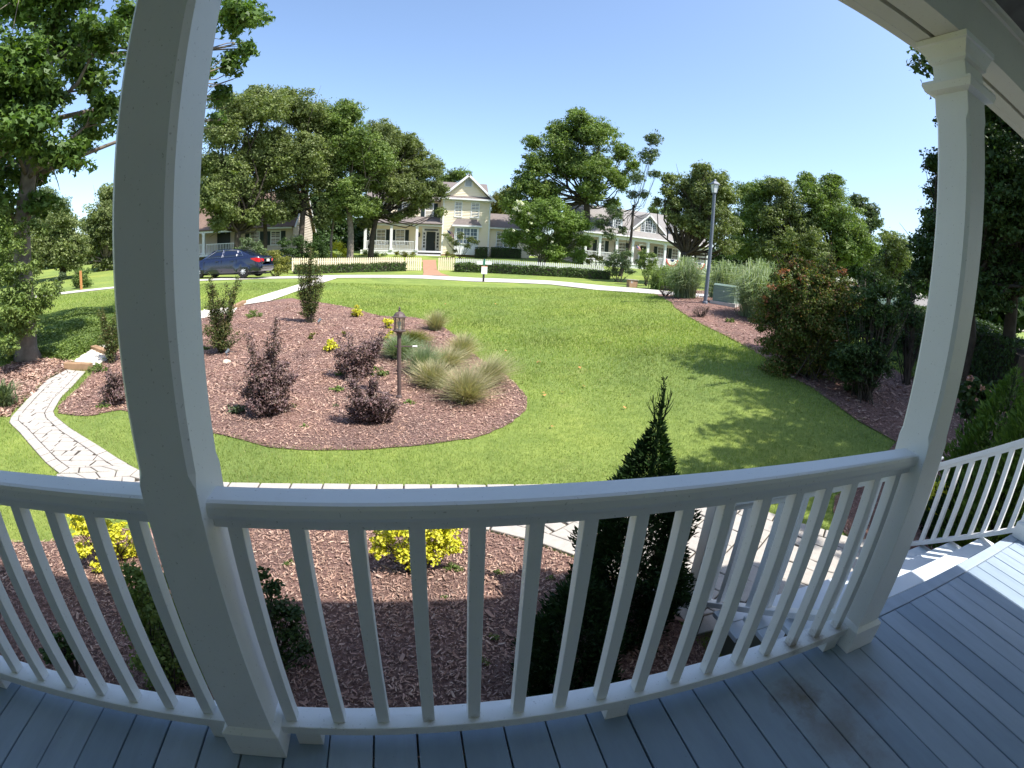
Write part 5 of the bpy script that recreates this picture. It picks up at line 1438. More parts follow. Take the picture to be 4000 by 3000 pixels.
# --- arborvitae
def arb(x, y, h, prof, label, seed, leaf=.085, group='arborvitae by the porch', leaders=((0, 0, 1.),), mat=None, n=None):
    rng = np.random.default_rng(seed); z0 = Tz(x, y); t = thing('arborvitae', label, 'evergreen', (x, y, z0), group)
    Ps, Ds = [], []
    hs = np.linspace(0, 1, 200); rad = np.interp(hs, [p[0] for p in prof], [p[1] for p in prof])
    n = n or int(2 * PI * np.mean(rad) * h / (leaf * leaf * .12)) * 2
    u = rng.choice(hs, n, p=rad / rad.sum()) + rng.uniform(-.004, .004, n); R = np.interp(u, hs, rad); an = rng.uniform(0, 2 * PI, n)
    lump = 1 + .16 * np.sin(an * 3 + u * 17) + .10 * np.sin(an * 7 - u * 31) + .06 * np.sin(an * 13 + u * 60)
    q = np.sqrt(rng.uniform(.25, 1, n)); rr = R * lump * q
    P = np.c_[x + rr * np.cos(an), y + rr * np.sin(an), z0 + h * np.clip(u, 0.01, 1)]
    dirs = np.c_[np.cos(an) * .75, np.sin(an) * .75, np.full(n, .75)] + rng.normal(0, .25, (n, 3))
    nn = np.c_[-np.sin(an), np.cos(an), np.zeros(n)] + rng.normal(0, .5, (n, 3)); nn /= np.linalg.norm(nn, axis=1)[:, None]
    S = leaf * rng.uniform(.6, 1.2, n) * np.interp(u, [0, .8, 1], [1, 1, .6])
    V, F = scatter(TM_SPRAY, P, nn, S, rng, dirs=dirs); fast('foliage', V, F, mat or LEAF_ARB, t)
    g = G().tube([(x, y, z0 - .05), (x, y, z0 + h * .6), (x + .01, y, z0 + h * .97)], [.035, .018, .004], 6)
    for dx, dy, s in leaders:
        b = np.array([x + dx * .3, y + dy * .3, z0 + h * .84]); e = np.array([x + dx, y + dy, z0 + h * s]); g.tube([b, (b + e) / 2, e], [.006, .004, .0015], 4)
        for k in range(9):
            f = b + (e - b) * (.25 + .75 * k / 9); w = rng.normal(0, 1, 3); w[2] = abs(w[2]) + 1.2; w = w / np.linalg.norm(w) * (.085 - .007 * k)
            g.tube([f, f + w * .6, f + w + (0, 0, .015)], [.003, .0025, .001], 4)
    g.obj('trunk', LEAF_ARB, t)
    return t


p = at_d(2597, 1480, 2.45); zt = p[2]; x_, y_ = p[0], p[1]; zb_ = Tz(x_, y_); H_ = zt - zb_
arb(x_, y_, H_, [(0, .31), (.15, .34), (.35, .32), (.5, .265), (.62, .19), (.70, .12), (.78, .055), (.84, .02), (.88, .003)], 'tall narrow dark arborvitae rising above the railing near the right', 121, .042, leaders=((0, 0, 1.), (.045, -.02, .955), (-.05, .01, .93), (.02, .03, .90)), n=32000)
p = at_d(2290, 2235, 1.75)
arb(p[0], p[1], p[2] - Tz(p[0], p[1]), [(0, .20), (.3, .25), (.6, .19), (.85, .09), (1, .01)], 'small rounded dark arborvitae low beside the tall one', 122, .042, leaders=(), n=13000)
LEAF_ARB2 = leafmat('light_arborvitae', [(.04, .085, .012), (.06, .12, .018), (.09, .16, .025)], .2, .6)
for k, (px, py, D, w, lab, m) in enumerate([(3972,1440,5.6,.52,'bright green pointed arborvitae beyond the stair railing at the right edge', LEAF_ARB2), (4080,1500,5.0,.5,'second bright arborvitae cut off by the right edge', LEAF_ARB2), (3850,1790,5.4,.42,'dark arborvitae directly behind the right stair railing', LEAF_ARB)]):
    p = at_d(px, py, D); h = p[2] - Tz(p[0], p[1])
    arb(p[0], p[1], h, [(0, w), (.3, w * .95), (.6, w * .66), (.8, w * .4), (.92, w * .16), (1, .01)], lab, 130 + k, .09, leaders=((0, 0, 1.03), (.06, .03, .98)), mat=m, n=9000, group='arborvitae at the right')


# --- ornamental grasses
def grass_clump(label, base, n, hgt, spread, mat, seed, D=None, lean=(0, 0), w=.008, group='grass clumps', droop=.35, name='ornamental_grass', core=.06):
    rng = np.random.default_rng(seed); b = ground(*base) if D is None else at_d(base[0], base[1], D)
    b[2] = Tz(b[0], b[1]); an = rng.uniform(0, 2 * PI, n); out = spread * rng.uniform(.05, 1., n)**.8; H = hgt * rng.uniform(.35, 1.12, n) * (1 - .35 * (out / spread)**2)
    dx = np.cos(an) * out + lean[0] * H; dy = np.sin(an) * out + lean[1] * H; s = np.linspace(0, 1, 4)
    px = b[0] + rng.normal(0, core, n)[:, None] + dx[:, None] * s**1.6; py = b[1] + rng.normal(0, core, n)[:, None] + dy[:, None] * s**1.6
    pz = b[2] + H[:, None] * (s * (1 + droop) - droop * s**3.0)
    C = np.stack([px, py, pz], -1); side = np.stack([-np.sin(an), np.cos(an), np.zeros(n)], -1); side += rng.normal(0, .4, (n, 3))
    side /= np.linalg.norm(side, axis=1)[:, None]; ww = w * rng.uniform(.6, 1.2, n)[:, None] * np.array([1, .95, .7, .1])
    Lf = C - side[:, None] * ww[..., None]; Rt = C + side[:, None] * ww[..., None]; V = np.stack([Lf, Rt], 2).reshape(-1, 3)
    i = (np.arange(n) * 8)[:, None] + np.arange(3) * 2; F = np.stack([i, i + 1, i + 3, i + 2], -1).reshape(-1, 4)
    o = fast(name, V - b, F, mat); o.location = b; tag(o, label, 'ornamental grass', group); return o


GC = 'fine ornamental grasses in the central bed'
grass_clump('blond fine grass clump at the front right of the central bed', (1820,1572), 1900, .58, .68, SPIKED, 141, w=.003, group=GC, lean=(.1, .1), droop=.12)
grass_clump('leaning blond grass clump at the right edge of the central bed', (1895,1505), 1300, .55, .6, SPIKED, 142, w=.0033, group=GC, lean=(.5, .2), droop=.12)
grass_clump('green grass clump just right of the lantern post', (1648,1462), 1400, .6, .52, SPIKE, 143, w=.0036, group=GC, lean=(.15, .1), droop=.12)
grass_clump('grey green grass clump behind the lantern arm', (1700,1290), 1100, .56, .5, SPIKED, 144, w=.0045, group=GC, lean=(.1, 0), droop=.12)
grass_clump('tan grass clump at the right edge beside the open lawn', (1800,1400), 1200, .55, .5, SPIKED, 145, w=.005, group=GC, lean=(.15, .1), droop=.12)
grass_clump('small dry grass clump left of the front blond grass', (1690,1510), 1300, .46, .55, SPIKED, 146, w=.005, group=GC, droop=.12)
grass_clump('low green grass behind the purple shrub by the lantern', (1560,1400), 1500, .48, .65, SPIKE, 147, w=.005, group=GC, droop=.3)
grass_clump('tan dry grass between the lantern and the lawn edge', (1740,1440), 1300, .42, .65, SPIKED, 149, w=.0045, group=GC, lean=(.2, .1), droop=.15)
grass_clump('wide low green grass at the back right of the lantern', (1610,1350), 1300, .34, .6, LEAF_YG, 148, w=.007, group=GC, droop=.3)
GR = 'tall silvery grasses around the street lamp'
grass_clump('tall silver green grass clump left of the street lamp pole', (2668,1212), 2400, 1.30, 1.05, SPIKE, 151, D=18.6, w=.010, group=GR, droop=1.3, core=.16)
grass_clump('big silver green grass clump hiding the right side of the utility box', (2945,1240), 2600, 1.35, 1.1, SPIKE, 152, w=.010, group=GR, droop=1.3, core=.16)
grass_clump('silver green grass clump behind the utility box', (2830,1150), 1600, 1.5, 1.1, SPIKE, 153, D=21, w=.014, group=GR, droop=1.0, core=.3)
grass_clump('pale grass clump behind and right of the utility box', (2960,1150), 1600, 1.6, 1.2, SPIKE, 154, D=19, w=.014, group=GR, droop=1.0, core=.3)
grass_clump('green grass clump beyond the end of the far lawn strip', (2600,1120), 1500, 1.3, 1.1, LEAF_MID, 155, D=27, w=.016, group=GR, droop=1.0, core=.35)
grass_clump('pale grass clump partly hidden by the red tipped shrub', (3090,1200), 1400, 1.5, 1.0, SPIKE, 156, D=15.5, w=.012, group=GR, droop=1.0, core=.25)
grass_clump('strap leaved clump beside the left walk', (25,1590), 260, .45, .5, LEAF_BLU, 157, w=.012, group='strap leaved plants', droop=.6)

def redtips(t, L, rng, P):
    M_ = leafmat('red_new_growth', [(.30, .10, .07), (.38, .16, .09), (.24, .09, .06), (.30, .20, .07)], .3)
    R_ = [(at_d(px + rng.normal(0, 6), py, 9.0 + rng.uniform(-.5, .6)), r / 1930 * 9) for px, py, r in ((3060,1060,20),(3100,1035,18),(3150,1030,20),(3195,1040,18),(3240,1010,16),(3290,1060,20),(3020,1120,20),(3000,1170,16),(3330,1120,18),(3130,1090,22),(3220,1080,24),(3270,1120,20),(3080,1120,20),(3040,1200,18),(3180,1130,20),(3350,1180,14),(2990,1230,14),(3110,1200,18),(3240,1190,16))]
    cloud('new_growth', R_, .045, M_, t, rng, tm=TM_TRI, dens=1.5, nclump=10, clump=.4)
# --- right hand shrubs
shrub('red_tip_shrub', 'large crape myrtle shrub with red tipped new growth beside the lawn', (3150,1500), [(3060, 1110, 70), (3130, 1075, 70), (3210, 1090, 73), (3280, 1120, 70), (3090, 1190, 112), (3190, 1190, 112), (3010, 1240, 82), (3290, 1210, 94), (3100, 1290, 118), (3220, 1300, 118), (3340, 1170, 64), (3030, 1340, 82), (3130, 1390, 112), (3240, 1400, 106), (2990, 1180, 47), (3050, 1440, 82), (3150, 1470, 70), (3310, 1310, 94), (3300, 1420, 82), (3060, 1045, 25), (3240, 1020, 25), (3130, 1020, 23)], LEAF_RED, .048, 161, D=9.2, extra=redtips, wandlen=.3, stems=40, r=.016, dens=3.2, nclump=24, clump=.3, group='deep shrubs along the right of the lawn')
shrub('dark_shrub', 'dark open stemmed shrub right of the red tipped shrub', (3380,1540), [(3390, 1150, 69), (3430, 1220, 74), (3360, 1250, 86), (3480, 1260, 57), (3340, 1370, 92), (3430, 1330, 69), (3300, 1430, 80), (3520, 1180, 48), (3400, 1080, 51), (3460, 1130, 51), (3380, 1440, 80), (3350, 1500, 57), (3450, 1420, 57)], LEAF_DK, .05, 162, D=8.6, stems=70, r=.014, dens=2.8, nclump=20, clump=.27, group='deep shrubs along the right of the lawn')
shrub('dark_shrub', 'dark drooping shrub just left of the second post', (3540,1500), [(3540,1150,40),(3570,1250,50),(3520,1330,45),(3590,1330,40),(3560,1080,35)], LEAF_DK, .06, 163, D=10.5, stems=30, r=.014, dens=2.8, group='deep shrubs along the right of the lawn')
def pinks(t, L, rng, P):
    for (px, py, r) in ((3790,1478,14),(3838,1515,12),(3785,1512,8),(3870,1528,8),(3815,1560,7)):
        D = math.hypot(t.location[0] - C0[0], t.location[1] - C0[1]) - .45
        cloud('flower_head', [(at_d(px, py, D), r / 1930 * D)], .035, MATS['pink_flower'], t, rng, nclump=10, dens=3)
leafmat('pink_flower', [(.45, .22, .22), (.55, .32, .28), (.35, .2, .12)], .2)
shrub('hydrangea', 'dark hydrangea with faded pink flower heads in the shade behind the second post', (3830,1680), [(3800,1520,55),(3860,1560,60),(3780,1590,50),(3900,1530,45),(3850,1620,55),(3760,1540,35)], LEAF_DK, .09, 164, D=7.0, extra=pinks, tm=TM_OVAL)
shrub('hosta', 'bright green leafy plant at the left side of the second post', (3555,1480), [(3555,1462,18),(3575,1455,16),(3540,1468,12)], LEAF_MID, .13, 165, cat='plant', tm=TM_OVAL, stems=4)
shrub('red_twig_shrub', 'thin reddish twiggy shrub in the right bed near the lamp', (2738,1240), [(2740,1205,26),(2715,1215,16),(2765,1200,14)], LEAF_PUR, .035, 166, core=0, stems=40, r=.006, dens=.7, group='reddish twiggy shrubs')
shrub('red_twig_shrub', 'thin reddish twiggy shrub at the tip of the right bed', (2600,1158), [(2600,1125,22),(2580,1135,12),(2625,1130,12)], LEAF_PUR, .05, 167, core=0, stems=36, r=.008, dens=.6, group='reddish twiggy shrubs')
# shrubs across the road
AC = 'garden shrubs across the road'
for i, (b, L, m, lf, D, lab) in enumerate([
    ((2420,1090), [(2410,1000,34),(2380,1030,36),(2440,1030,38),(2400,1060,30),(2450,990,24),(2460,1060,24)], LEAF_BLU, .10, 33, 'grey green bushy shrub left of the brown mailbox'),
    ((2525,1100), [(2520,1000,28),(2500,1030,30),(2545,1030,30),(2530,1060,28),(2505,985,16),(2550,1000,18)], LEAF_MID, .10, 31, 'bright green stemmed shrub right of the brown mailbox'),
    ((1070,1072), [(1070,1000,34),(1110,1020,30),(1030,1030,34),(1080,1045,34),(1120,1050,22),(1020,1010,22)], LEAF_YG, .10, 29, 'yellow green rounded shrub behind the rear of the parked car'),
    ((1180,1040), [(1110,950,26),(1160,940,36),(1210,960,36),(1250,950,30),(1140,985,36),(1200,1000,40),(1260,990,34),(1100,990,28)], LEAF_DK, .14, 39, 'dark glossy shrub mass left of the picket fence'),
    ((985,1050), [(960,950,30),(1000,960,30),(940,985,28),(990,1000,34),(1020,980,24)], LEAF_BLU, .12, 33, 'loose grey green shrub above the parked car roof'),
    ((1345,1030), [(1320,960,28),(1350,990,28),(1300,1000,26)], LEAF_YEL, .13, 44, 'sunlit yellow green shrub between the oak trunks'),
    ((1440,1010), [(1430,990,18),(1470,995,18),(1500,998,16),(1410,1005,14)], LEAF_MID, .10, 49.6, 'low green shrubs in front of the cream house porch railing'),
    ((1590,1010), [(1550,990,14),(1580,992,15),(1610,992,14)], LEAF_YG, .10, 49.4, 'yellow green low shrub left of the cream house steps'),
    ((1800,1012), [(1760,935,18),(1800,925,22),(1840,935,20),(1780,950,18),(1825,960,16),(1860,945,14),(1775,980,12),(1740,920,14)], LEAF_OAK, .11, 48.8, 'small multi stemmed tree in front of the bay window'),
    ((1745,1020), [(1745,990,12),(1770,1000,12)], LEAF_YG, .09, 48, 'small green shrub right of the cream house steps'),
    ((2330,1060), [(2320,1000,20),(2345,1010,18),(2300,1020,18)], LEAF_RED, .10, 39, 'reddish green shrub at the end of the white picket fence'),
    ((230,1130), [(230,1095,22),(245,1075,16),(222,1110,16)], LEAF_BLU, .08, 26, 'grey green upright shrub by the far left road'),
    ((305,1132), [(300,1085,24),(330,1090,26),(345,1060,16),(310,1060,18),(340,1110,22),(295,1110,18)], LEAF_MID, .08, 26, 'green feathery shrub behind the wooden stake at the far left')]):
    shrub('garden_shrub', lab, b, L, m, lf, 170 + i, D=D, group=AC, stems=12, r=.02, dens=2.6)

# dense understorey masses far behind, too far to tell apart
def woods(name, pts, label, seed, mat):
    rng = np.random.default_rng(seed); L = []
    for px, py, r, D in pts: L.append((at_d(px, py, D), r / 1930 * D))
    o, _ = cloud(name, L, .42, mat, None, rng, tm=TM_TRI, dens=6., nclump=26, clump=.5, kind='stuff'); tag(o, label, 'woods')
woods('far_woods', [(x, 960 + 12 * math.sin(x), 60, 62) for x in range(780, 1480, 60)] + [(x, 890, 60, 64) for x in range(800, 1460, 60)] + [(x, 800, 70, 66) for x in range(800, 1420, 70)] + [(x, 1000, 34, 58) for x in range(1090, 1460, 40)], 'dark mass of woods behind the oak row', 190, LEAF_DK)
woods('far_woods', [(x, 1010 + (x - 2750) * .06, 55, 75) for x in range(2760, 3560, 50)] + [(x, 950 + (x - 2750) * .08, 60, 76) for x in range(2860, 3560, 60)] + [(x, 1090 + (x - 3400) * .1, 60, 75) for x in range(3400, 3700, 60)], 'dark mass of woods behind the right tree group', 191, LEAF_DK)
woods('far_woods', [(x, 1030, 50, 60) for x in range(-100, 480, 45)] + [(x, 980, 40, 62) for x in range(-100, 480, 50)], 'dark mass of woods behind the far left road', 192, LEAF_DK)
woods('far_woods', [(x, 960, 50, 78) for x in range(1900, 2500, 55)], 'green mass of woods between the two houses', 193, LEAF_OAK)
woods('far_woods', [(x, 1210, 90, 22) for x in range(3760, 4300, 90)] + [(x, 1060, 110, 24) for x in range(3800, 4300, 100)], 'dark trees beyond the right hedge', 194, LEAF_DK)
# ivy ground cover on the bank round the big tree
def groundcover():
    rng = np.random.default_rng(77); poly = gp([(0,1380),(90,1330),(180,1260),(330,1215),(440,1215),(470,1300),(440,1350),(360,1372),(250,1415),(200,1395),(110,1395),(0,1440)])
    xs = [p[0] for p in poly]; ys = [p[1] for p in poly]; x = rng.uniform(min(xs), max(xs), 60000); y = rng.uniform(min(ys), max(ys), 60000); k = inpoly(x, y, poly); x, y = x[k][:26000], y[k][:26000]
    P = np.c_[x, y, T(x, y) + .05 + .10 * rng.random(len(x)) * (1 + np.sin(x * 3) * np.sin(y * 2.3))]
    V, F = scatter(TM_LEAF, P, rand_rot(rng, len(P), 1.4), .055 * rng.uniform(.7, 1.5, len(P)), rng); o = fast('ground_cover', V, F, LEAF_MID, kind='stuff'); tag(o, 'leafy green ground cover on the bank behind the big left tree', 'ground cover')
groundcover()

# ================================================================ OBJECTS
METAL_BR = plain('bronze_brown_metal', (.105, .075, .07), .45, .1, 6)
def lantern():
    b = ground(1560, 1556); x, y, z = b; D = math.hypot(x - C0[0], y - C0[1])
    H = at_d(1561, 1186, D)[2] - z; k = H / 1.44
    t = thing('garden_lantern', 'brown lamp post with a glass lantern and small cross arm in the central bed', 'lamp post', (x, y, z))
    zp = z + H * .70
    G().tube([(x, y, z - .05), (x, y, zp)], .032 * 1., 14).lathe([(.05, 0), (.05, .03), (.035, .06)], (x, y, z), 14).obj('post', METAL_BR, t, smooth=False)
    G().lathe([(.040, 0), (.044, .03), (.05, .05), (.095, .062), (.10, .078), (.075, .085)], (x, y, zp - .04), 8).obj('lantern_base', METAL_BR, t)
    zl = zp + .045; hh = .185
    g = G()
    for j in range(8):
        a = 2 * PI * j / 8; g.tube([(x + .072 * math.cos(a), y + .072 * math.sin(a), zl), (x + .080 * math.cos(a), y + .080 * math.sin(a), zl + hh)], .006, 5)
    g.obj('lantern_frame', METAL_BR, t)
    V = []; F = []
    for j in range(8):
        a = 2 * PI * (j + .0) / 8; a2 = 2 * PI * (j + 1) / 8; F.append((4 * j, 4 * j + 1, 4 * j + 2, 4 * j + 3))
        V += [(x + .070 * math.cos(a), y + .070 * math.sin(a), zl), (x + .070 * math.cos(a2), y + .070 * math.sin(a2), zl), (x + .078 * math.cos(a2), y + .078 * math.sin(a2), zl + hh), (x + .078 * math.cos(a), y + .078 * math.sin(a), zl + hh)]
    fast('glass', V, F, clearglass('lantern_glass'), t)
    G().lathe([(.016, 0), (.016, .06), (.024, .07), (.028, .10), (.012, .13)], (x, y, zl), 10).obj('bulb', plain('white_bulb', (.7, .7, .66), .3), t)
    G().lathe([(.108, 0), (.110, .012), (.088, .022), (.070, .055), (.040, .078), (.018, .086), (.014, .098), (.022, .108), (.022, .116), (.010, .124), (.014, .134), (.012, .146), (.002, .160)], (x, y, zl + hh), 8).obj('lantern_roof', METAL_BR, t)
    za = at_d(1600, 1353, D)[2]
    G().tube([(x - .045, y, za), (x + .27, y, za)], .009, 8).lathe([(.014, -.014), (.018, 0), (.014, .014)], (x - .045, y, za), 8).obj('cross_arm', METAL_BR, t)
    G().tube([(x + .20, y, za), (x + .27, y, za)], .0135, 8).obj('arm_sleeve', WTRIM, t)
lantern()

def streetlamp():
    SM = plain('slate_blue_grey_metal', (.13, .15, .19), .45, .08, 3)
    b = at_d(2755, 1175, 17.2); x, y = b[:2]; z = Tz(x, y); top = at_d(2803, 690, 17.2)[2]; H = top - z; hp = H * .86
    t = thing('street_lamp', 'tall blue grey street lamp with a white glass lantern at the end of the lawn', 'street lamp', (x, y, z))
    G().tube([(x, y, z - .1), (x, y, z + hp)], [.072, .058], 16).lathe([(.10, 0), (.10, .05), (.078, .09)], (x, y, z), 16).obj('pole', SM, t)
    zl = z + hp
    G().lathe([(.06, -.02), (.075, .02), (.09, .04)], (x, y, zl), 12).obj('lantern_seat', SM, t)
    G().lathe([(.085, .041), (.145, .33)], (x, y, zl), 4, rot=PI / 4).obj('lantern_glass', plain('milky_glass', (.66, .69, .72), .3, .05), t)
    g = G()
    for j in range(4):
        a = PI / 4 + j * PI / 2; g.tube([(x + .088 * math.cos(a), y + .088 * math.sin(a), zl + .03), (x + .15 * math.cos(a), y + .15 * math.sin(a), zl + .335)], .010, 5)
    g.obj('lantern_frame', SM, t)
    G().lathe([(.19, .331), (.19, .35), (.10, .43), (.055, .455), (.045, .48), (.05, .50), (.02, .53)], (x, y, zl), 4, rot=PI / 4).obj('lantern_roof', SM, t)
streetlamp()

def utility_box():
    GM = plain('pale_green_cabinet_paint', (.17, .23, .19), .5, .07, 3)
    c = at_d(2832, 1215, 17.6); x, y = c[:2]; z = Tz(x, y) - .02
    t = thing('utility_box', 'pale green metal utility cabinet on a concrete pad beside the street lamp', 'utility box', (x, y, z))
    ang = -.95; ca, sa = math.cos(ang), math.sin(ang)
    def R(P): return [(x + ca * (p[0]) - sa * (p[1]), y + sa * p[0] + ca * p[1], z + p[2]) for p in P]
    def bx(g, *a):
        h = G().box(*a); g.add(R(h.V), h.F)
    g = G(); bx(g, -.48, .48, -.43, .43, -.2, .10); g.obj('pad', ROAD, t, bevel=.01)
    g = G(); bx(g, -.40, .40, -.36, .36, .1005, .66); g.add(R([(-.42, -.38, .661), (.42, -.38, .661), (.42, .38, .661), (-.42, .38, .661), (-.40, -.30, .73), (.40, -.30, .73), (.40, .36, .70), (-.40, .36, .70)]), [(0, 3, 2, 1), (4, 5, 6, 7), (0, 1, 5, 4), (1, 2, 6, 5), (2, 3, 7, 6), (3, 0, 4, 7)]); g.obj('cabinet', GM, t, bevel=.008)
    g = G(); bx(g, -.404, .0, -.368, -.3605, .13, .64); bx(g, .006, .404, -.368, -.3605, .13, .64); g.obj('cabinet_door', GM, t)
    g = G(); bx(g, -.02, .01, -.385, -.369, .45, .49); g.obj('padlock', WTRIM, t)
utility_box()

def street_sign():
    b = at_d(1888, 1101, 26.5); x, y = b[:2]; z = Tz(x, y); H = at_d(1888, 1012, 26.5)[2] - z; gm = plain('sign_green', (.03, .16, .09), .5); wm = plain('sign_white', (.78, .79, .78), .5, .03)
    t = thing('street_sign', 'green wooden sign post with two white name boards at the edge of the road', 'sign', (x, y, z))
    G().box(x - .05, x + .05, y - .05, y + .05, z + .42, z + H).obj('post', gm, t, bevel=.006)
    G().box(x - .049, x + .049, y - .049, y + .049, z - .1, z + .4195).obj('post_foot', plain('black_wood', (.02, .02, .02), .7), t)
    G().box(x - .058, x + .058, y - .058, y + .058, z + H + .0005, z + H + .035).obj('post_cap', plain('sign_cap', (.03, .03, .035), .5), t, bevel=.01)
    G().box(x - .41, x - .0505, y - .015, y + .015, z + H - .31, z + H - .12).obj('name_board', wm, t)
    G().box(x + .0505, x + .42, y - .015, y + .015, z + H - .29, z + H - .12).obj('name_board', wm, t)
    G().box(x - .15, x + .18, y - .075, y - .060, z + H - .83, z + H - .38).obj('notice', wm, t)
    G().box(x - .15, x + .18, y - .0765, y - .0755, z + H - .415, z + H - .38).obj('notice_band', plain('orange_red', (.6, .14, .05), .6), t)
street_sign()

def mailbox():
    c = at_d(2470, 1094, 27.5); x, y = c[:2]; z = Tz(x, y)
    t = thing('mailbox', 'low brown brick mailbox pier with a flat cap and a white house number', 'mailbox', (x, y, z))
    G().box(x - .26, x + .26, y - .2, y + .2, z - .1, z + .42).obj('pier', plain('tan_brick', (.40, .25, .16), .9, .2, 25), t, bevel=.01)
    G().box(x - .36, x + .30, y - .24, y + .24, z + .421, z + .45).obj('cap', plain('stone_cap', (.45, .42, .36), .8), t)
    cu = bpy.data.curves.new('number', 'FONT'); cu.body = '31'; cu.size = .19; cu.extrude = .004; cu.materials.append(WTRIM)
    tmp = bpy.data.objects.new('number_curve', cu); me = bpy.data.meshes.new_from_object(tmp); bpy.data.objects.remove(tmp); o = bpy.data.objects.new('number', me); link(o, t); o.location = (x - .20, y - .206, z + .24); o.rotation_euler = (PI / 2, 0, 0)
mailbox()

def bits():
    b = ground(318, 1130); b = at_d(318, 1128, 25); z = Tz(b[0], b[1]); o = G().box(b[0] - .045, b[0] + .045, b[1] - .045, b[1] + .045, z - .05, z + .85).obj('wooden_stake', plain('orange_wood', (.48, .22, .08), .8), bevel=.005); tag(o, 'orange brown wooden stake standing in front of the far left shrub', 'stake')
    # rock
    rng = np.random.default_rng(6)
    def rock(px, py, w, h, lab, mat):
        b = ground(px, py); n = 9; V = []; F = []
        rings = [(1., 0.), (.98, .35), (.75, .8), (.35, 1.)]
        for r, zz in rings:
            for j in range(n):
                a = 2 * PI * j / n; q = r * rng.uniform(.82, 1.12); V.append((b[0] + w * q * math.cos(a), b[1] + w * .7 * q * math.sin(a), b[2] - .02 + h * zz * rng.uniform(.9, 1.1)))
        for i in range(3):
            for j in range(n): F.append((i * n + j, i * n + (j + 1) % n, (i + 1) * n + (j + 1) % n, (i + 1) * n + j))
        F.append(tuple(range(3 * n, 4 * n)))
        o = fast('rock', V, F, mat, bevel=.006); tag(o, lab, 'rock')
    rock(885, 1418, .11, .09, 'pale cream rock lying in the mulch beside the thick post', plain('cream_rock', (.56, .47, .37), .9, .15, 9, bscale=20, bstr=.6))
    # small spot light fittings
    for px, py, lab in ((888,1392,'small black spike light above the pale rock'), (1246,1268,'small grey spot light at the foot of the young crape myrtle')):
        b = ground(px, py); t = thing('spike_light', lab, 'garden light', tuple(b), 'small garden spot lights'); bm = plain('light_grey_metal', (.13, .15, .17), .4) if 'light_grey_metal' not in MATS else MATS['light_grey_metal']
        G().tube([(b[0], b[1], b[2] - .05), (b[0], b[1], b[2] + .08)], .008, 6).obj('spike', bm, t); G().tube([(b[0] - .02, b[1] - .03, b[2] + .07), (b[0] + .04, b[1] + .03, b[2] + .14)], [.025, .036], 10).obj('lamp_head', bm, t)
    # pale hose end
    pts = [ground(*p) + (0, 0, .02) for p in ((885,1272),(886,1262),(890,1252),(898,1245),(908,1240))]
    o = G().tube(pts, .012, 6).obj('drip_hose', plain('pale_hose', (.45, .4, .36), .6)); tag(o, 'short pale curved hose end on the mulch near the thick post', 'hose')
bits()

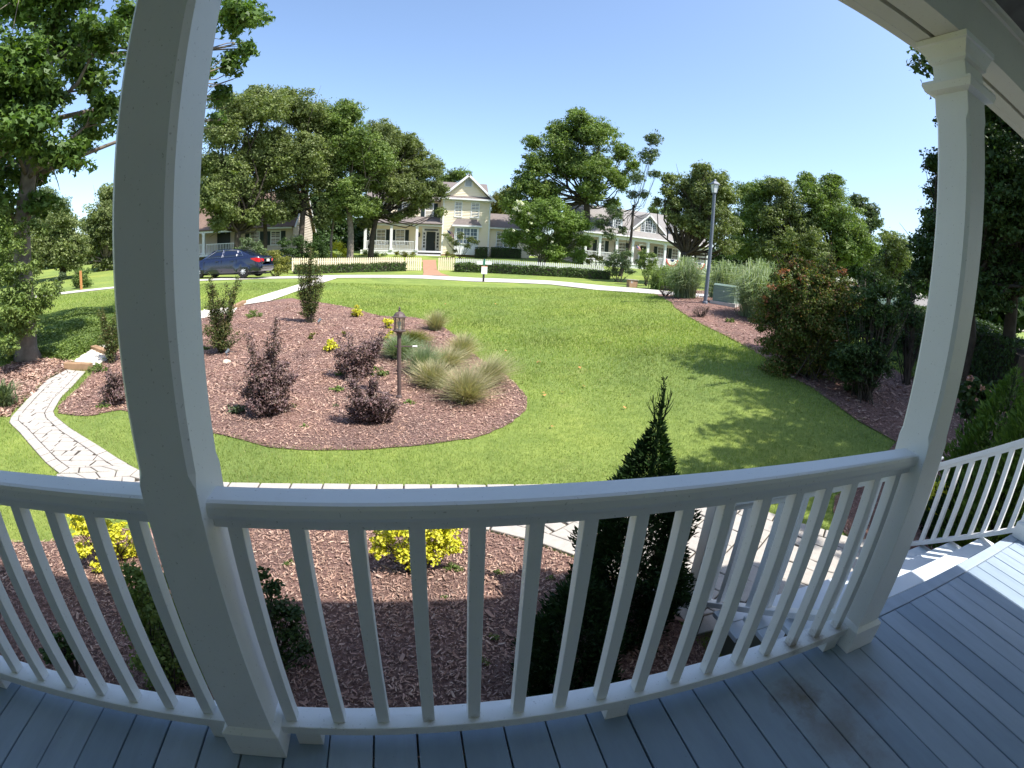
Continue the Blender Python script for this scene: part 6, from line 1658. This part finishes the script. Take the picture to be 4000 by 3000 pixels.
# ---------------------------------------------------------------- car
def car():
    PB = plain('dark_blue_car_paint', (.004, .008, .032), .22, .02, 1., spec=.7); PB.node_tree.nodes['Principled BSDF'].inputs['Coat Weight'].default_value = .7
    BK = plain('black_trim', (.012, .012, .014), .5); TY = plain('tyre_rubber', (.02, .02, .02), .85); SV = plain('silver_hubcap', (.62, .63, .65), .4, .05); CH = plain('chrome', (.7, .7, .72), .15, metal=1.); RD = plain('red_tail_lens', (.5, .01, .02), .15, spec=.7); CG = glassmat('tinted_car_glass', (.012, .015, .018), .04, 1.)
    # local frame: front at +X, length 4.93, left side +Y... rear at x=0
    L = 4.93
    st = [  # x, sill z, shoulder z, roof z (0 if none), half width at sill, shoulder, roof
        (0.00, .42, .80, .84, .62, .66), (0.04, .32, .98, .80, .74, .74), (.15, .28, 1.06, .82, .83, .80), (.40, .25, 1.09, .86, .885, .80), (.75, .22, 1.085, .89, .905, .80), (1.1, .21, 1.06, .90, .915, .80), (1.6, .20, 1.02, .905, .92, .8), (2.2, .20, .985, .905, .92, .8), (2.9, .20, .955, .905, .915, .8), (3.4, .20, .93, .90, .91, .8), (3.8, .21, .90, .89, .895, .78), (4.2, .22, .84, .87, .87, .74), (4.6, .25, .74, .82, .80, .66), (4.85, .32, .62, .72, .68, .5), (4.93, .40, .54, .60, .56, .45)]
    V = []; F = []; n = 9
    for x, zs, zt, ws, wb, wt in st:
        zm = zs + (zt - zs) * .55
        half = [(ws * .75, zs), (ws, zs + .05), (wb, zs + (zt - zs) * .35), (wb, zm), (wb - .02, zs + (zt - zs) * .82), (wt + (wb - wt) * .45, zt - .015), (wt * .7, zt + .005), (wt * .35, zt + .015), (0, zt + .018)]
        V += [(x, y, z) for y, z in half]
    m = len(st)
    for i in range(m - 1):
        for j in range(n - 1): F.append((i * n + j, i * n + j + 1, (i + 1) * n + j + 1, (i + 1) * n + j))
    k = len(V); V2 = [(x, -y, z) for x, y, z in V]; F2 = [tuple(k + q for q in f[::-1]) for f in F]
    cap = [tuple(range(n)), tuple(k + q for q in range(n))[::-1]]; e = (m - 1) * n; cap2 = [tuple(e + q for q in range(n))[::-1], tuple(k + e + q for q in range(n))]
    bot = [(i * n, (i + 1) * n, k + (i + 1) * n, k + i * n) for i in range(m - 1)]
    capm = [(i, ) for i in ()]
    V += V2; F += F2 + cap + cap2 + bot
    b0 = at_d(1010, 1092, 25.2); ang = math.radians(171)  # heading of the car front
    t = thing('parked_car', 'dark blue saloon car parked on the road beside the thick post', 'car', (0, 0, 0))
    def part(name, V, F, mat, par, smooth=True, **kw):
        o = fast(name, V, F, mat, par, smooth=smooth, **kw); o.matrix_parent_inverse = Matrix.Identity(4); return o
    body = part('body', V, F, PB, t)
    bm_ = body.modifiers.new('weld', 'WELD'); bm_.merge_threshold = .002
    # wheel arches cut
    for wx in (.98, 3.76):
        g = G(); g.tube([(wx, -1.2, .33), (wx, 1.2, .33)], .385, 32)
        c = part('arch_cutter', g.V, g.F, BK, None, False); mo = body.modifiers.new('arch', 'BOOLEAN'); mo.object = c; mo.operation = 'DIFFERENCE'; mo.solver = 'EXACT'
    dg = bpy.context.evaluated_depsgraph_get(); me = bpy.data.meshes.new_from_object(body.evaluated_get(dg)); body.modifiers.clear(); body.data = me
    for o in [o for o in bpy.data.objects if o.name.startswith('arch_cutter')]: bpy.data.objects.remove(o, do_unlink=True)
    g = G()
    for wx in (.98, 3.76): g.box(wx - .40, wx + .40, -.66, .66, .24, .78)
    g.box(.2, 4.7, -.70, .70, .16, .24); part('wheel_well', g.V, g.F, BK, t, False)
    # greenhouse: pillars/roof shell and glass
    prof = [(.62, 1.085), (1.30, 1.40), (1.75, 1.465), (2.3, 1.475), (2.8, 1.44), (3.62, .955)]
    def GH(x, z, inset=0.): # half width at height
        return .80 - (z - 1.0) * .42 - inset
    top = []
    zr = [1.075, 1.05, 1.03, 1.0, .975, .94]
    V = []; F = []
    xs = [(.50, 1.08, 1.085), (.95, 1.07, 1.265), (1.35, 1.045, 1.415), (1.75, 1.02, 1.462), (2.3, .98, 1.475), (2.75, .965, 1.445), (3.15, .95, 1.25), (3.72, .93, .935)]
    for x, zb, zt in xs:
        wt = GH(x, zt, .04) if zt - zb > .1 else .74
        V += [(x, .80, zb - .03), (x, (.80 + wt) / 2 + .02, (zb + zt) / 2), (x, wt, zt - .03), (x, wt * .8, zt), (x, 0, zt + .015), (x, -wt * .8, zt), (x, -wt, zt - .03), (x, -(.80 + wt) / 2 - .02, (zb + zt) / 2), (x, -.80, zb - .03)]
    for i in range(len(xs) - 1):
        for j in range(8): F.append((i * 9 + j, (i + 1) * 9 + j, (i + 1) * 9 + j + 1, i * 9 + j + 1))
    roof = part('roof', V, F, PB, t)
    # glass panels set just proud of the shell
    def side(pts, y_s):
        q = []
        for x, z in pts:
            zb = np.interp(x, [a[0] for a in xs], [a[1] for a in xs]); zt = np.interp(x, [a[0] for a in xs], [a[2] for a in xs]); wt = GH(x, zt, .04); mid = (.80 + wt) / 2 + .02; zm = (zb + zt) / 2
            y = np.interp(z, [zb - .03, zm, zt - .03], [.80, mid, wt]) + .012; q.append((x, y * y_s, z))
        return q
    for s in (1, -1):
        for nm, pts in (('rear_quarter_glass', [(1.02, 1.10), (1.36, 1.10), (1.36, 1.37), (1.22, 1.31)]), ('rear_door_glass', [(1.42, 1.09), (2.22, 1.06), (2.22, 1.42), (1.72, 1.41), (1.42, 1.385)]), ('front_door_glass', [(2.30, 1.055), (3.28, 1.03), (3.05, 1.20), (2.72, 1.385), (2.30, 1.42)])):
            q = side(pts, s); g = G(); g.add(q, [tuple(range(len(q))) if s < 0 else tuple(range(len(q)))[::-1]]); part(nm, g.V, g.F, CG, t, False)
            g = G(); ed = [np.array(a) + (0, .003 * s, 0) for a in q]; g.tube(ed + [ed[0]], .010, 4); part('window_trim', g.V, g.F, CH, t, False)
        # door seams & handles
        for x in (1.36, 2.26, 3.35): g = G(); g.box(x - .004, x + .004, s * .905 - .006, s * .905 + .012 * 1, .30, .93); part('door_seam', g.V, g.F, BK, t, False)
        for x in (1.50, 2.42): g = G(); g.box(x, x + .2, s * .925 - .015, s * .925 + .015, .84, .865); part('door_handle', g.V, g.F, PB, t, False)
        # tail light wraps the rear corner
        g = G(); P = [(.0, .42), (.03, .66), (.10, .80), (.26, .868), (.52, .892)]; zt = [.92, .95, .97, .985, .965]; zb = [.80, .78, .76, .80, .93]; VV = []
        for (x, y), a, b in zip(P, zt, zb): VV += [(x - .012, s * (y + .014), a), (x - .012, s * (y + .014), b)]
        g.add(VV, [(2 * i, 2 * i + 2, 2 * i + 3, 2 * i + 1) for i in range(4)]); part('tail_light', g.V, g.F, RD, t, False)
    g = G(); g.add([(.70, .62, 1.13), (.70, -.62, 1.13), (1.28, -.50, 1.415), (1.28, .50, 1.415)], [(0, 1, 2, 3)]); part('rear_window', g.V, g.F, CG, t, False)
    g = G(); g.add([(3.64, .62, .985), (3.64, -.62, .985), (2.92, -.52, 1.40), (2.92, .52, 1.40)], [(0, 3, 2, 1)]); part('windscreen', g.V, g.F, CG, t, False)
    g = G(); g.box(-.025, -.005, -.26, .26, .78, .93); part('plate_recess', g.V, g.F, BK, t, False)
    g = G(); g.box(-.034, -.026, -.15, .15, .79, .91); part('licence_plate', g.V, g.F, WTRIM, t, False)
    g = G(); g.box(-.02, -.0, -.40, .40, .935, .965); part('boot_trim', g.V, g.F, CH, t, False)
    g = G(); g.box(-.05, .25, -.70, .70, .42, .66); o = part('rear_bumper', g.V, g.F, PB, t, False, bevel=.08)
    for wx in (.98, 3.76):
        for s in (1, -1):
            w = G(); y0 = s * .70; w.lathe([(.20, -.10), (.30, -.105), (.325, -.08), (.328, 0), (.325, .08), (.30, .105), (.20, .10)], (0, 0, 0), 28); VV = [(wx + a, s * .80 + c, .328 + b) for a, b, c in w.V]; wh = part('wheel', VV, w.F, TY, t, False)
            w = G().lathe([(.225, .06), (.222, .092), (.20, .096), (.10, .108), (.03, .118)], (0, 0, 0), 28); VV = [(wx + a, s * .80 + s * c, .328 + b) for a, b, c in w.V]; o = part('hubcap', VV, w.F, SV, wh, False)
            w = G()
            for j in range(9):
                a = 2 * PI * j / 9 + .2; ca, sa = math.cos(a), math.sin(a); q = [(.07, -.012), (.19, -.03), (.19, .03), (.07, .012)]
                w.add([(wx + r * ca - h * sa, s * (.80 + .121 - .07 * r), .328 + r * sa + h * ca) for r, h in q], [(0, 1, 2, 3)])
            part('hubcap_slot', w.V, w.F, BK, wh, False)
    g = G()
    for s in (1, -1): g = G().box(.55, .60, s * .86 - .03, s * .86 + .03, .12, .30); part('mud_flap', g.V, g.F, BK, t, False)
    
    z = Tz(b0[0], b0[1]) + .02; c = math.cos(ang); s_ = math.sin(ang)
    t.rotation_euler = (0, 0, ang)
    # put the rear bumper at the measured spot
    p = at_d(1024, 1060, 24.8); t.location = (p[0] - .0 * c, p[1] + .9, 0); q = t.location; t.location.z = Tz(q[0] + 2.4 * c, q[1] + 2.4 * s_) + .02
car()
